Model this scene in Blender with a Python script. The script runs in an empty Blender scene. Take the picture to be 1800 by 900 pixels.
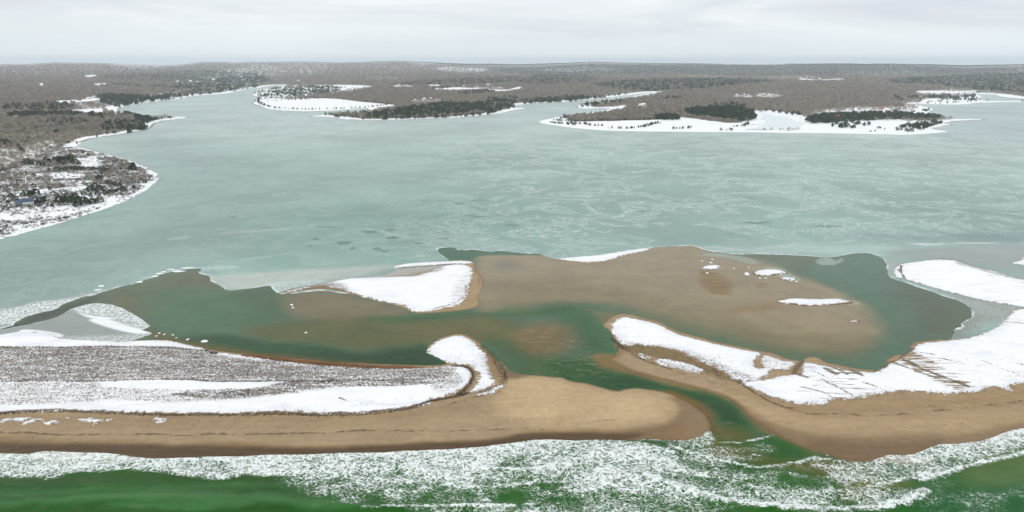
import bpy, bmesh, math, random
import numpy as np
random.seed(7); rng = np.random.default_rng(7)
S = bpy.context.scene
COL = S.collection

# ------------------------------------------------------------------ camera
H = 120.0; FPX = 1285.0; HORIZON = 107.0
PITCH = math.atan((450-HORIZON)/FPX)
cam = bpy.data.cameras.new('camera'); cam.sensor_width = 36; cam.lens = FPX/1800*36
cam.clip_start = 1; cam.clip_end = 120000
co = bpy.data.objects.new('camera', cam); COL.objects.link(co)
co.location = (0, 0, H); co.rotation_euler = (math.pi/2-PITCH, 0, 0)
S.camera = co

# ------------------------------------------------------------------ sky, sun, exposure
SUN_EL, SUN_AZ = math.radians(48), math.radians(205)      # azimuth clockwise from +Y: behind the camera, a little left
w = bpy.data.worlds.new('World'); S.world = w; w.use_nodes = True
wt = w.node_tree; wt.nodes.clear()
def WN(t, **k):
    n = wt.nodes.new(t)
    for a, b in k.items(): setattr(n, a, b)
    return n
sky = WN('ShaderNodeTexSky', sky_type='NISHITA', sun_disc=False, sun_elevation=SUN_EL, sun_rotation=SUN_AZ)
sky.altitude = 100; sky.dust_density = 3
tc = WN('ShaderNodeTexCoord'); mp = WN('ShaderNodeMapping'); mp.inputs['Scale'].default_value = (1.3, 1.3, 11)
nz = WN('ShaderNodeTexNoise'); nz.inputs['Scale'].default_value = 1.9; nz.inputs['Detail'].default_value = 5; nz.inputs['Roughness'].default_value = .5
nz.inputs['Distortion'].default_value = .5
rp = WN('ShaderNodeValToRGB')
CLOUD = 11.3
def cc(r, g, b): return (r*CLOUD, g*CLOUD, b*CLOUD, 1)
el = rp.color_ramp.elements
el[0].position = .34; el[0].color = (.70, .735, .79, 1)
el[1].position = .60; el[1].color = (.90, .93, .97, 1)
e = el.new(.47); e.color = (.79, .835, .87, 1)
sx = WN('ShaderNodeSeparateXYZ'); hr = WN('ShaderNodeMapRange')      # the milky band low over the horizon
hr.inputs['From Min'].default_value = .0; hr.inputs['From Max'].default_value = .055
mh = WN('ShaderNodeMix', data_type='RGBA'); mh.inputs['A'].default_value = (.78, .87, .89, 1)
sc = WN('ShaderNodeVectorMath', operation='SCALE'); sc.inputs['Scale'].default_value = CLOUD
mx = WN('ShaderNodeMix', data_type='RGBA'); mx.inputs['Factor'].default_value = .93
bg = WN('ShaderNodeBackground'); bg.inputs['Strength'].default_value = .095
wo = WN('ShaderNodeOutputWorld')
L = wt.links.new
L(tc.outputs['Generated'], mp.inputs['Vector']); L(mp.outputs['Vector'], nz.inputs['Vector']); L(nz.outputs['Fac'], rp.inputs['Fac'])
L(tc.outputs['Generated'], sx.inputs[0]); L(sx.outputs['Z'], hr.inputs['Value']); L(hr.outputs['Result'], mh.inputs['Factor'])
L(rp.outputs['Color'], mh.inputs['B']); L(mh.outputs['Result'], sc.inputs[0])
L(sky.outputs['Color'], mx.inputs['A']); L(sc.outputs['Vector'], mx.inputs['B'])
L(mx.outputs['Result'], bg.inputs['Color']); L(bg.outputs['Background'], wo.inputs['Surface'])
sd = bpy.data.lights.new('sun', 'SUN'); sd.energy = 1.3; sd.angle = math.radians(12); sd.color = (1, .96, .9)
so = bpy.data.objects.new('sun', sd); COL.objects.link(so)
so.rotation_euler = (math.pi/2-SUN_EL, 0, math.pi-SUN_AZ); so.location = (0, 0, 400)
vs = S.view_settings; vs.view_transform = 'Standard'; vs.look = 'None'; vs.gamma = 1; vs.exposure = 0.0
S.cycles.volume_bounces = 1; S.cycles.max_bounces = 6

# ------------------------------------------------------------------ helpers: mapping and fields
cP, sP = math.cos(PITCH), math.sin(PITCH)
def gp(px, py, z=0.0):
    """the ground point (height z) seen at a place of the photograph"""
    u = (np.asarray(px, float)-900)/FPX; v = (450-np.asarray(py, float))/FPX
    dy = cP+v*sP; dz = -sP+v*cP
    t = (z-H)/np.minimum(dz, -1e-4)
    return np.stack([u*t, dy*t], -1)
def smooth(pts, n=3, closed=True):
    P = np.array(pts, float); out = []; N = len(P)
    for i in range(N if closed else N-1):
        if closed: a, b, c, d = P[(i-1) % N], P[i], P[(i+1) % N], P[(i+2) % N]
        else: a, b, c, d = P[max(i-1, 0)], P[i], P[i+1], P[min(i+2, N-1)]
        for k in range(n):
            t = k/n
            out.append(.5*((2*b)+(c-a)*t+(2*a-5*b+4*c-d)*t*t+(3*b-a-3*c+d)*t**3) if n > 1 else b)
    if not closed: out.append(P[-1])
    return np.array(out)
def wpoly(pts, z=0.0, n=3, closed=True):
    q = smooth(pts, n, closed); return gp(q[:, 0], q[:, 1], z)
def sdf(poly, X, Y, margin=1e9, closed=True):
    """signed distance in metres, positive inside; -margin beyond the margin"""
    shp = X.shape; X = X.ravel(); Y = Y.ravel()
    lo = poly.min(0)-margin; hi = poly.max(0)+margin
    sel = np.nonzero((X > lo[0]) & (X < hi[0]) & (Y > lo[1]) & (Y < hi[1]))[0]
    out = np.full(X.shape, -float(margin))
    x = X[sel]; y = Y[sel]
    d2 = np.full(x.shape, 1e18); ins = np.zeros(x.shape, bool)
    N = len(poly)
    for i in range(N if closed else N-1):
        ax, ay = poly[i]; bx, by = poly[(i+1) % N]
        ex, ey = bx-ax, by-ay; L2 = ex*ex+ey*ey+1e-12
        t = np.clip(((x-ax)*ex+(y-ay)*ey)/L2, 0, 1)
        qx = x-ax-t*ex; qy = y-ay-t*ey
        np.minimum(d2, qx*qx+qy*qy, out=d2)
        if closed and (ay > by) != (ay == by):
            c = ((ay > y) != (by > y)) & (x < (bx-ax)*(y-ay)/(by-ay+1e-30)+ax)
            ins ^= c
        elif closed and ay != by:
            c = ((ay > y) != (by > y)) & (x < (bx-ax)*(y-ay)/(by-ay)+ax)
            ins ^= c
    d = np.sqrt(d2)
    out[sel] = np.maximum(np.where(ins, d, -d), -margin) if closed else np.maximum(-d, -margin)
    return out.reshape(shp)
def inside(poly, X, Y):
    return sdf(poly, X, Y, 1.0) > 0
def sstep(a, b, x):
    t = np.clip((x-a)/(b-a), 0, 1); return t*t*(3-2*t)
def _hash(i, j, s):
    h = (i.astype(np.int64)*374761393+j.astype(np.int64)*668265263+s*1274126177) & 0x7fffffff
    h = ((h ^ (h >> 13))*1274126177) & 0x7fffffff
    return ((h ^ (h >> 16)) & 0xffff)/65535.0
def vnoise(x, y, s=0):
    i = np.floor(x); j = np.floor(y); fx = x-i; fy = y-j
    fx = fx*fx*(3-2*fx); fy = fy*fy*(3-2*fy)
    a = _hash(i, j, s); b = _hash(i+1, j, s); c = _hash(i, j+1, s); d = _hash(i+1, j+1, s)
    return a+(b-a)*fx+(c-a)*fy+(a-b-c+d)*fx*fy
def fbm(x, y, scale, o=4, s=0):
    v = 0; a = .5; t = 0
    for k in range(o):
        v = v+a*vnoise(x/scale*2**k+17.3*k, y/scale*2**k-9.1*k, s+k); t += a; a *= .5
    return v/t*2-1                                                  # -1..1
def lin(r, g, b):
    f = lambda c: ((c/255+.055)/1.055)**2.4 if c > 10 else c/255/12.92
    return np.array([f(r), f(g), f(b)])
ALB = 1/1.20                                                         # picture value to albedo under this light
def alb(r, g, b): return lin(r, g, b)*ALB
def awt(r, g, b): return np.maximum(lin(r, g, b)*ALB-np.array((.023, .024, .028)), .0035)      # water: what the sky's sheen and the air add is left out of its own colour
def blend(C, col, m):
    m = m[..., None]; return C*(1-m)+np.asarray(col)*m

# ------------------------------------------------------------------ helpers: objects
def tag(o, label=None, cat=None, group=None, kind=None):
    for k, v in (('label', label), ('category', cat), ('group', group), ('kind', kind)):
        if v: o[k] = v
    return o
def link(name, me, mat=None, parent=None):
    o = bpy.data.objects.new(name, me); COL.objects.link(o)
    if mat and me and not me.materials: me.materials.append(mat)
    if parent: o.parent = parent
    return o
def mesh_np(name, V, Q, attrs=None, smooth_sh=True):
    me = bpy.data.meshes.new(name); V = np.asarray(V, np.float32); Q = np.asarray(Q, np.int32); k = Q.shape[1]
    me.vertices.add(len(V)); me.vertices.foreach_set('co', V.ravel())
    me.loops.add(Q.size); me.loops.foreach_set('vertex_index', Q.ravel())
    me.polygons.add(len(Q)); me.polygons.foreach_set('loop_start', np.arange(0, Q.size, k, dtype=np.int32))
    me.polygons.foreach_set('use_smooth', np.full(len(Q), smooth_sh))
    for a, v in (attrs or {}).items():
        v = np.asarray(v, np.float32)
        if v.ndim == 1:
            at = me.attributes.new(a, 'FLOAT', 'POINT'); at.data.foreach_set('value', v)
        else:
            at = me.attributes.new(a, 'FLOAT_COLOR', 'POINT')
            at.data.foreach_set('color', np.concatenate([v, np.ones((len(v), 1), np.float32)], 1).ravel())
    me.update(calc_edges=True); me.validate(); return me
def grid_obj(name, X, Y, Z, keep, attrs, mat, kind='structure'):
    n, m = X.shape; idx = np.arange(n*m).reshape(n, m)
    kq = keep[:-1, :-1] | keep[1:, :-1] | keep[:-1, 1:] | keep[1:, 1:]
    Q = np.stack([idx[:-1, :-1], idx[:-1, 1:], idx[1:, 1:], idx[1:, :-1]], -1)[kq]
    # wind so that normals point up
    a, b, d = Q[0, 0], Q[0, 1], Q[0, 3]
    xr, yr = X.ravel(), Y.ravel()
    if (xr[b]-xr[a])*(yr[d]-yr[a])-(yr[b]-yr[a])*(xr[d]-xr[a]) < 0: Q = Q[:, ::-1]
    used = np.unique(Q); remap = np.full(n*m, -1); remap[used] = np.arange(len(used)); Q = remap[Q]
    V = np.stack([X.ravel(), Y.ravel(), Z.ravel()], 1)[used]
    A = {k: (v.reshape(n*m, 3) if v.ndim == 3 else v.ravel())[used] for k, v in attrs.items()}
    o = link(name, mesh_np(name, V, Q, A), mat); o['kind'] = kind; return o

# ------------------------------------------------------------------ helpers: materials
class NT:
    def __init__(s, name):
        s.m = bpy.data.materials.new(name); s.m.use_nodes = True; s.t = s.m.node_tree; s.t.nodes.clear()
        s.out = s.n('ShaderNodeOutputMaterial'); s.co = s.n('ShaderNodeTexCoord').outputs['Object']
    def n(s, t, **k):
        x = s.t.nodes.new(t)
        for a, b in k.items(): setattr(x, a, b)
        return x
    def put(s, sock, v):
        if isinstance(v, bpy.types.NodeSocket): s.t.links.new(v, sock)
        elif v is not None:
            if sock.type == 'RGBA' and len(v) == 3: v = (*v, 1)
            sock.default_value = v
    def attr(s, name, col=False):
        a = s.n('ShaderNodeAttribute', attribute_name=name); return a.outputs['Color' if col else 'Fac']
    def map(s, scale=(1, 1, 1), rot=0, v=None):
        a = s.n('ShaderNodeMapping'); s.put(a.inputs['Vector'], v or s.co)
        a.inputs['Scale'].default_value = scale; a.inputs['Rotation'].default_value = (0, 0, rot); return a.outputs['Vector']
    def noise(s, scale, det=4, rough=.5, dist=0, v=None, typ=None):
        a = s.n('ShaderNodeTexNoise'); s.put(a.inputs['Vector'], v or s.co)
        if typ: a.noise_type = typ
        for k, x in (('Scale', scale), ('Detail', det), ('Roughness', rough), ('Distortion', dist)): s.put(a.inputs[k], x)
        return a.outputs['Fac']
    def noisec(s, scale, det=3, v=None):
        a = s.n('ShaderNodeTexNoise'); s.put(a.inputs['Vector'], v or s.co); a.inputs['Scale'].default_value = scale; a.inputs['Detail'].default_value = det
        return a.outputs['Color']
    def voro(s, scale, v=None, feat='DISTANCE_TO_EDGE'):
        a = s.n('ShaderNodeTexVoronoi', feature=feat); s.put(a.inputs['Vector'], v or s.co); s.put(a.inputs['Scale'], scale); return a.outputs['Distance']
    def math(s, op, a, b=None, c=None, clamp=False):
        x = s.n('ShaderNodeMath', operation=op, use_clamp=clamp)
        for i, v in enumerate((a, b, c)):
            if v is not None: s.put(x.inputs[i], v)
        return x.outputs[0]
    def ms(s, v, a, b, lo=0., hi=1.):
        x = s.n('ShaderNodeMapRange', interpolation_type='SMOOTHSTEP')
        s.put(x.inputs['Value'], v); s.put(x.inputs['From Min'], a); s.put(x.inputs['From Max'], b)
        s.put(x.inputs['To Min'], lo); s.put(x.inputs['To Max'], hi); return x.outputs['Result']
    def mix(s, f, a, b, mode='MIX'):
        x = s.n('ShaderNodeMix', data_type='RGBA', blend_type=mode)
        s.put(x.inputs['Factor'], f); s.put(x.inputs['A'], a); s.put(x.inputs['B'], b); return x.outputs['Result']
    def vadd(s, a, b, k=1.0):
        x = s.n('ShaderNodeVectorMath', operation='MULTIPLY_ADD'); s.put(x.inputs[0], b); x.inputs[1].default_value = (k, k, k); s.put(x.inputs[2], a); return x.outputs[0]
    def bump(s, h, strength=.5, dist=1.0):
        x = s.n('ShaderNodeBump'); s.put(x.inputs['Height'], h); s.put(x.inputs['Strength'], strength); x.inputs['Distance'].default_value = dist; return x.outputs['Normal']
    def fin(s, col, rough=.8, spec=.3, normal=None):
        p = s.n('ShaderNodeBsdfPrincipled'); s.put(p.inputs['Base Color'], col); s.put(p.inputs['Roughness'], rough)
        s.put(p.inputs['Specular IOR Level'], spec)
        if normal: s.put(p.inputs['Normal'], normal)
        s.t.links.new(p.outputs[0], s.out.inputs['Surface']); return s.m
SNOW = (.86, .87, .885)
def plain(name, col, rough=.8, spec=.2, var=.25, scale=2.0, objrand=0.0):
    k = NT(name); f = k.ms(k.noise(scale, 4, .6), .3, .7, 1-var, 1+var)
    if objrand:
        oi = k.n('ShaderNodeObjectInfo').outputs['Random']
        f = k.math('MULTIPLY', f, k.ms(oi, 0., 1., 1-objrand, 1+objrand))
    vm = k.n('ShaderNodeVectorMath', operation='SCALE'); vm.inputs[0].default_value = col; k.put(vm.inputs['Scale'], f)
    return k.fin(vm.outputs[0], rough, spec)

# land close by: sand tint from the layers, snow with a ragged edge, drift streaks of bare sand and wrack
def spit_material(rot):
    k = NT('sand_and_snow'); tint = k.attr('tint', True); sn = k.attr('snow'); st = k.attr('streak'); wr = k.attr('wrack'); sp = k.attr('speck'); wet = k.attr('wet')
    fine = k.noise(3.0, 5, .65); mid = k.noise(.35, 5, .6); big = k.noise(.06, 4, .55)
    var = k.math('ADD', k.ms(fine, .3, .7, .88, 1.11), k.ms(mid, .3, .7, -.07, .07))
    var = k.math('ADD', var, k.ms(big, .3, .7, -.06, .06))
    rip = k.noise(.5, 4, .6, .3, v=k.map((.12, 1.1, 1), .06))
    var = k.math('ADD', var, k.ms(rip, .35, .65, -.045, .045))
    vm = k.n('ShaderNodeVectorMath', operation='SCALE'); k.put(vm.inputs[0], tint); k.put(vm.inputs['Scale'], var)
    sand = vm.outputs[0]
    # thin dark wrack and scarp lines
    wd = k.math('ADD', wr, k.math('ADD', k.ms(k.noise(.9, 5, .75), .2, .8, -.55, .55), k.ms(k.noise(.13, 3, .6), .3, .7, -.35, .25)))
    sand = k.mix(k.math('MULTIPLY', k.ms(wd, -.35, .0), .66), sand, (.075, .052, .03))
    # snow edge
    ed = k.math('ADD', sn, k.ms(k.noise(.36, 9, .80, .5), .2, .8, -3.0, 2.2))
    f = k.ms(ed, -.35, .55)
    # wind drifts: long thin bare streaks
    dr = k.noise(1.0, 5, .65, .5, v=k.map((.07, .75, 1), rot))
    bare = k.ms(k.math('ADD', dr, k.math('MULTIPLY', st, .29)), .80, .85)
    sp_n = k.noise(1.35, 3, .6)
    bare2 = k.ms(k.math('ADD', sp_n, k.math('MULTIPLY', sp, .27)), .70, .80)
    sand = k.mix(k.math('MULTIPLY', bare2, k.math('MULTIPLY', f, .85)), sand, (.10, .082, .07))
    cut = k.math('MULTIPLY', k.ms(wd, -.50, .15), .85)
    f2 = k.math('MULTIPLY', f, k.math('SUBTRACT', 1, k.math('MAXIMUM', cut, k.math('MAXIMUM', bare, k.math('MULTIPLY', bare2, .8))), clamp=True))
    # dark grassy debris right at the lip of the snow
    lip = k.math('MULTIPLY', k.ms(ed, -1.5, -.15), k.ms(k.noise(1.1, 4, .7), .44, .56))
    sand = k.mix(k.math('MULTIPLY', lip, .62), sand, (.075, .05, .032))
    thin = k.math('ADD', k.noise(.16, 5, .62, .6, v=k.map((.35, 1, 1), rot)), k.math('MULTIPLY', k.ms(sn, 0., 9.), .16))
    snowc = k.mix(k.ms(thin, .44, .66), (.755, .77, .795), (.865, .872, .882))  # patchy drift shading put into the snow colour, greyer towards thin edges
    snowc = k.mix(k.math('MULTIPLY', sp, k.ms(k.noise(.5, 4, .65, v=k.map((.25, 1.2, 1))), .40, .60)), snowc, (.46, .43, .41))
    col = k.mix(f2, sand, snowc)
    hgt = k.math('ADD', k.math('MULTIPLY', mid, .5), k.math('ADD', k.math('MULTIPLY', fine, .12), k.math('MULTIPLY', dr, .25)))
    hgt = k.math('ADD', hgt, k.math('MULTIPLY', k.noise(.16, 4, .6, .6, v=k.map((.4, 1, 1), rot)), 1.6))
    return k.fin(col, k.ms(wet, 0., 1., .9, .38), k.ms(wet, 0., 1., .10, .22), k.bump(hgt, .7, .6))

def water_material():
    k = NT('sea_water'); tint = k.attr('tint', True); fo = k.attr('foam'); ru = k.attr('rip')
    wv = k.vadd(k.vadd(k.co, k.noisec(.10, 2), 4.0), k.noisec(.5, 2), .9)
    n1 = k.noise(.50, 2, .5, .3, v=wv); n2 = k.noise(1.05, 3, .6, .3, v=wv); n0 = k.noise(.09, 4, .6, .6)
    den = k.math('ADD', fo, k.math('MULTIPLY', k.ms(n0, .3, .7, -.42, .26), k.math('MULTIPLY', k.ms(fo, .02, .3), k.math('SUBTRACT', 1.12, fo))), clamp=True)
    wd = k.math('MULTIPLY', k.math('POWER', den, 1.8), .135)
    def ridge(n, w): return k.ms(k.math('ABSOLUTE', k.math('SUBTRACT', n, .5)), w, k.math('MULTIPLY', w, .25), 0., 1.)
    f = k.math('MAXIMUM', ridge(n1, wd), k.math('MULTIPLY', ridge(n2, k.math('MULTIPLY', wd, .80)), .85))
    f = k.math('MULTIPLY', f, k.ms(fo, .03, .16))
    vein = k.math('ADD', k.ms(k.noise(.05, 5, .55, .6), .3, .7, .90, 1.10), k.ms(k.noise(.6, 4, .6, .5, v=k.map((.4, 1.1, 1), .1)), .3, .7, -.05, .05))
    vm = k.n('ShaderNodeVectorMath', operation='SCALE'); k.put(vm.inputs[0], tint); k.put(vm.inputs['Scale'], vein)
    rp_ = k.noise(.62, 4, .62, .9, v=k.map((.26, 1.0, 1), .35))
    col = k.mix(k.math('MULTIPLY', k.ms(rp_, .52, .66), k.math('MULTIPLY', ru, .32)), vm.outputs[0], alb(165, 150, 112))
    col = k.mix(k.math('MULTIPLY', k.ms(rp_, .34, .48, 1., 0.), k.math('MULTIPLY', ru, .34)), col, alb(62, 70, 46))
    thin = k.math('MULTIPLY', k.ms(den, .35, .95), .22)                # milky water between the foam
    col = k.mix(thin, col, alb(150, 178, 158))
    col = k.mix(f, col, (.80, .835, .82))
    h = k.math('ADD', k.math('MULTIPLY', k.noise(.5, 4, .6, .4, v=k.map((.5, 1.2, 1), .12)), .4), k.math('MULTIPLY', f, k.math('ADD', k.math('MULTIPLY', n2, .9), .30)))
    return k.fin(col, k.mix(f, (.2,)*3, (.85,)*3), k.ms(f, 0., 1., .07, .1), k.bump(h, .4, .7))

def ice_material():
    k = NT('slush_ice'); tint = k.attr('tint', True); st = k.attr('streak'); ed = k.attr('edge'); gx = k.attr('speck')
    wv = k.vadd(k.co, k.noisec(.012, 4), 55)
    n1 = k.noise(.020, 8, .66, 1.0, v=wv); n2 = k.noise(.075, 7, .68, .9, v=k.map((.6, 1, 1), .1, k.vadd(k.co, k.noisec(.02, 4), 26))); n3 = k.noise(.006, 4, .5, .4)
    rid = k.ms(k.math('ABSOLUTE', k.math('SUBTRACT', n2, .5)), .0, .034, 1., 0.)
    rid = k.math('MULTIPLY', rid, k.ms(n1, .44, .58))
    rid2 = k.ms(k.math('ABSOLUTE', k.math('SUBTRACT', n1, .52)), 0., .015, 1., 0.)
    rr = k.math('MULTIPLY', k.math('MAXIMUM', rid, k.math('MULTIPLY', rid2, .7)), st, clamp=True)
    var = k.math('ADD', k.ms(n1, .32, .68, -.05, .05), k.ms(n3, .3, .7, .86, 1.07))
    var = k.math('ADD', var, k.ms(n2, .3, .7, -.04, .04))
    vm = k.n('ShaderNodeVectorMath', operation='SCALE'); k.put(vm.inputs[0], tint); k.put(vm.inputs['Scale'], var)
    col = k.mix(k.math('MULTIPLY', rr, .55), vm.outputs[0], (.78, .83, .82))
    dk = k.math('MULTIPLY', k.ms(k.noise(.045, 5, .6, 1.0, v=k.map((.6, 1, 1), -.1, wv)), .60, .68), k.math('MULTIPLY', st, .45))
    col = k.mix(dk, col, alb(118, 150, 145))
    gn = k.noise(.8, 5, .7, .5)
    col = k.mix(k.math('MULTIPLY', gx, k.ms(gn, .44, .56)), col, (.78, .82, .81))
    col = k.mix(k.math('MULTIPLY', gx, k.ms(gn, .32, .42, .7, 0.)), col, alb(95, 115, 100))
    rim = k.math('MULTIPLY', k.ms(k.math('ADD', ed, k.ms(k.noise(.35, 5, .7), .2, .8, -1.2, 1.2)), 1.6, .2), k.ms(k.noise(.07, 4, .6), .44, .60))
    col = k.mix(k.math('MULTIPLY', rim, .8), col, (.80, .83, .82))
    return k.fin(col, .42, .18, k.bump(k.math('ADD', n2, k.math('MULTIPLY', rr, .5)), .25, .6))

def mainland_material():
    k = NT('winter_ground'); tint = k.attr('tint', True); sn = k.attr('snow'); sp = k.attr('speck')
    n1 = k.noise(.35, 5, .65); n2 = k.noise(.05, 5, .6)
    n3 = k.noise(1.0, 6, .62, .3, v=k.map((.004, .0016, 1)))
    var = k.math('ADD', k.ms(n1, .3, .7, .82, 1.18), k.ms(n2, .3, .7, -.12, .12))
    var = k.math('ADD', var, k.ms(n3, .3, .7, -.14, .14))
    vm = k.n('ShaderNodeVectorMath', operation='SCALE'); k.put(vm.inputs[0], tint); k.put(vm.inputs['Scale'], var)
    f = k.ms(k.math('ADD', sn, k.math('ADD', k.ms(k.noise(.12, 6, .7, .5), .2, .8, -4., 4.), k.ms(k.noise(.018, 4, .6, .5), .25, .75, -9., 5.))), -.8, .8)
    g = k.ms(k.math('ADD', k.noise(.17, 6, .68, .4), k.math('MULTIPLY', sp, .34)), .64, .70)
    f = k.math('MAXIMUM', f, g)
    twig = k.math('MULTIPLY', k.ms(k.noise(.5, 5, .72, .4, v=k.map((.5, 1, 1))), .60, .68), k.ms(sp, .05, .4))
    f = k.math('MULTIPLY', f, k.math('SUBTRACT', 1, k.math('MULTIPLY', twig, .75)))
    return k.fin(k.mix(f, vm.outputs[0], SNOW), .9, .1)

M_SPIT = spit_material(0.0)
M_WATER = water_material(); M_ICE = ice_material(); M_LAND = mainland_material()

# ------------------------------------------------------------------ outlines traced from the photograph (1800 x 900)
SPIT_L = wpoly([(-700, 575), (-300, 592), (-60, 598), (0, 592), (40, 583), (90, 586), (110, 593), (140, 596), (200, 599), (260, 598), (290, 597), (312, 601), (342, 607), (372, 615),
    (410, 620), (450, 623), (500, 628), (560, 634), (620, 638), (700, 641), (760, 642), (784, 639), (776, 631), (764, 627), (752, 622), (747, 617), (752, 608), (770, 596), (786, 590), (805, 587), (823, 590),
    (841, 601), (860, 615), (876, 630), (890, 644), (898, 652), (915, 657), (945, 660), (985, 663), (1002, 669), (1026, 673), (1055, 680), (1085, 687), (1100, 684), (1121, 682), (1146, 685), (1176, 692),
    (1206, 705), (1226, 718), (1243, 735), (1249, 752), (1240, 768), (1200, 775), (1150, 773), (1080, 777), (1010, 778), (940, 778), (860, 788), (780, 795), (700, 799), (600, 801), (500, 804),
    (420, 807), (330, 808), (265, 808), (180, 800), (100, 797), (0, 800), (-300, 798), (-700, 792)])
SPIT_R = wpoly([(1060, 572), (1064, 566), (1074, 557), (1090, 552), (1110, 553), (1132, 559), (1162, 567), (1190, 581), (1212, 588), (1246, 597), (1272, 604), (1300, 609), (1330, 616), (1350, 619),
    (1366, 623), (1382, 630), (1405, 633), (1420, 627), (1440, 629), (1452, 637), (1472, 641), (1492, 645), (1516, 649), (1535, 649), (1549, 643), (1560, 632), (1570, 625), (1586, 621), (1596, 612),
    (1606, 602), (1626, 599), (1660, 595), (1700, 590), (1726, 582), (1746, 573), (1760, 565), (1766, 556), (1776, 545), (1790, 540), (1900, 535), (2100, 530), (2500, 520),
    (2500, 700), (2100, 735), (1900, 750), (1800, 757), (1750, 770), (1690, 783), (1640, 788), (1600, 803), (1560, 806), (1520, 815), (1480, 808), (1445, 797), (1410, 785), (1375, 768), (1345, 751),
    (1318, 730), (1300, 712), (1275, 697), (1236, 684), (1200, 675), (1150, 663), (1110, 651), (1088, 640), (1075, 630), (1079, 620), (1081, 605), (1075, 593), (1066, 581)])
BAR_M = wpoly([(486, 516), (510, 506), (560, 498), (620, 487), (680, 481), (692, 469), (722, 462), (770, 459), (827, 458), (838, 474), (849, 490), (850, 506), (842, 522), (845, 532), (835, 541), (800, 547),
    (750, 551), (726, 550), (706, 541), (680, 533), (640, 525), (600, 516), (560, 510), (520, 516)])
BAR_R = wpoly([(1567, 478), (1576, 464), (1610, 458), (1650, 453), (1692, 458), (1705, 464), (1750, 475), (1800, 489), (1900, 505), (2300, 520), (2300, 560), (1900, 548), (1800, 540), (1740, 531), (1700, 522),
    (1660, 512), (1620, 500), (1590, 492), (1574, 488)])
BANK = wpoly([(976, 455), (1000, 452), (1050, 448), (1100, 440), (1132, 436), (1143, 438), (1112, 446), (1090, 452), (1074, 459), (1050, 463), (1025, 463), (1000, 461)])
BAR_T = wpoly([(1768, 461), (1790, 456), (1805, 445), (1900, 440), (2000, 450), (1900, 470), (1805, 467), (1785, 465)])
ISLETS = [[(1234, 470), (1244, 467), (1262, 466), (1267, 470), (1258, 474), (1240, 474)], [(1307, 482), (1312, 478), (1319, 482), (1313, 486)], [(1324, 480), (1334, 475), (1360, 474), (1384, 479), (1366, 483), (1346, 485), (1330, 484)],
    [(1371, 490), (1380, 487), (1400, 490), (1384, 493)], [(1365, 531), (1380, 526), (1400, 525), (1440, 526), (1470, 525), (1497, 532), (1470, 535), (1442, 537), (1415, 538), (1394, 535)], [(1494, 565), (1502, 562), (1511, 565), (1502, 567)]]
ISLETS = [wpoly(p) for p in ISLETS]
zs = .9
SNOW_L = [wpoly([(-700, 580), (-300, 590), (0, 586), (40, 580), (90, 584), (110, 592), (200, 597), (288, 595), (340, 606), (372, 614), (410, 620), (440, 625), (500, 633), (560, 640), (640, 645), (720, 646), (792, 641),
    (818, 644), (828, 652), (828, 664), (822, 676), (808, 687), (790, 694), (755, 704), (752, 710), (722, 716), (680, 722), (640, 727), (600, 728), (560, 727), (500, 725), (450, 726), (400, 727), (300, 727),
    (200, 724), (110, 722), (60, 725), (0, 726), (-300, 725), (-700, 720)], zs),
    wpoly([(749, 617), (754, 608), (772, 596), (788, 590), (805, 588), (824, 592), (843, 609), (854, 620), (858, 634), (860, 650), (867, 664), (873, 672), (860, 680), (840, 687), (824, 692), (834, 680), (840, 666), (837, 652), (824, 641), (800, 639), (782, 632), (762, 624)], zs),
    wpoly([(836, 694), (860, 685), (884, 673), (889, 678), (870, 688), (846, 696)], zs),
    wpoly([(0, 738), (30, 734), (70, 735), (74, 738), (40, 741), (10, 741)], zs), wpoly([(80, 742), (100, 738), (104, 741), (84, 746)], zs), wpoly([(118, 734), (150, 735), (195, 737), (180, 742), (166, 746), (152, 742)], zs),
    wpoly([(254, 738), (270, 735), (293, 736), (280, 742), (272, 741)], zs), wpoly([(38, 745), (60, 737), (72, 736), (56, 743)], zs)]
SNOW_R = [wpoly([(1073, 574), (1080, 562), (1098, 556), (1128, 561), (1160, 569), (1190, 584), (1212, 591), (1246, 599), (1300, 611), (1336, 618), (1332, 630), (1326, 640), (1336, 648), (1350, 646), (1352, 660),
    (1330, 668), (1300, 668), (1280, 661), (1264, 650), (1240, 639), (1215, 629), (1198, 619), (1150, 608), (1100, 605), (1086, 596), (1078, 586)], zs),
    wpoly([(1120, 620), (1135, 622), (1142, 629), (1130, 629)], zs), wpoly([(1148, 631), (1180, 632), (1220, 642), (1240, 652), (1220, 654), (1180, 646), (1158, 639)], zs),
    wpoly([(1344, 622), (1378, 632), (1398, 634), (1392, 646), (1376, 650), (1350, 648), (1340, 640), (1338, 630)], zs),
    wpoly([(1298, 672), (1330, 669), (1380, 660), (1408, 655), (1412, 634), (1440, 640), (1480, 646), (1516, 651), (1540, 651), (1560, 640), (1575, 632), (1600, 622), (1604, 608), (1626, 600), (1660, 597), (1700, 592),
    (1726, 584), (1748, 574), (1764, 562), (1776, 549), (1792, 542), (1900, 538), (2500, 524), (2500, 630), (1900, 662), (1800, 673), (1778, 679), (1774, 687), (1756, 682), (1730, 681), (1722, 688), (1690, 691), (1662, 693), (1636, 690),
    (1600, 688), (1560, 690), (1526, 697), (1500, 703), (1470, 702), (1444, 711), (1402, 709), (1370, 702), (1340, 691), (1316, 680)], zs)]
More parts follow.
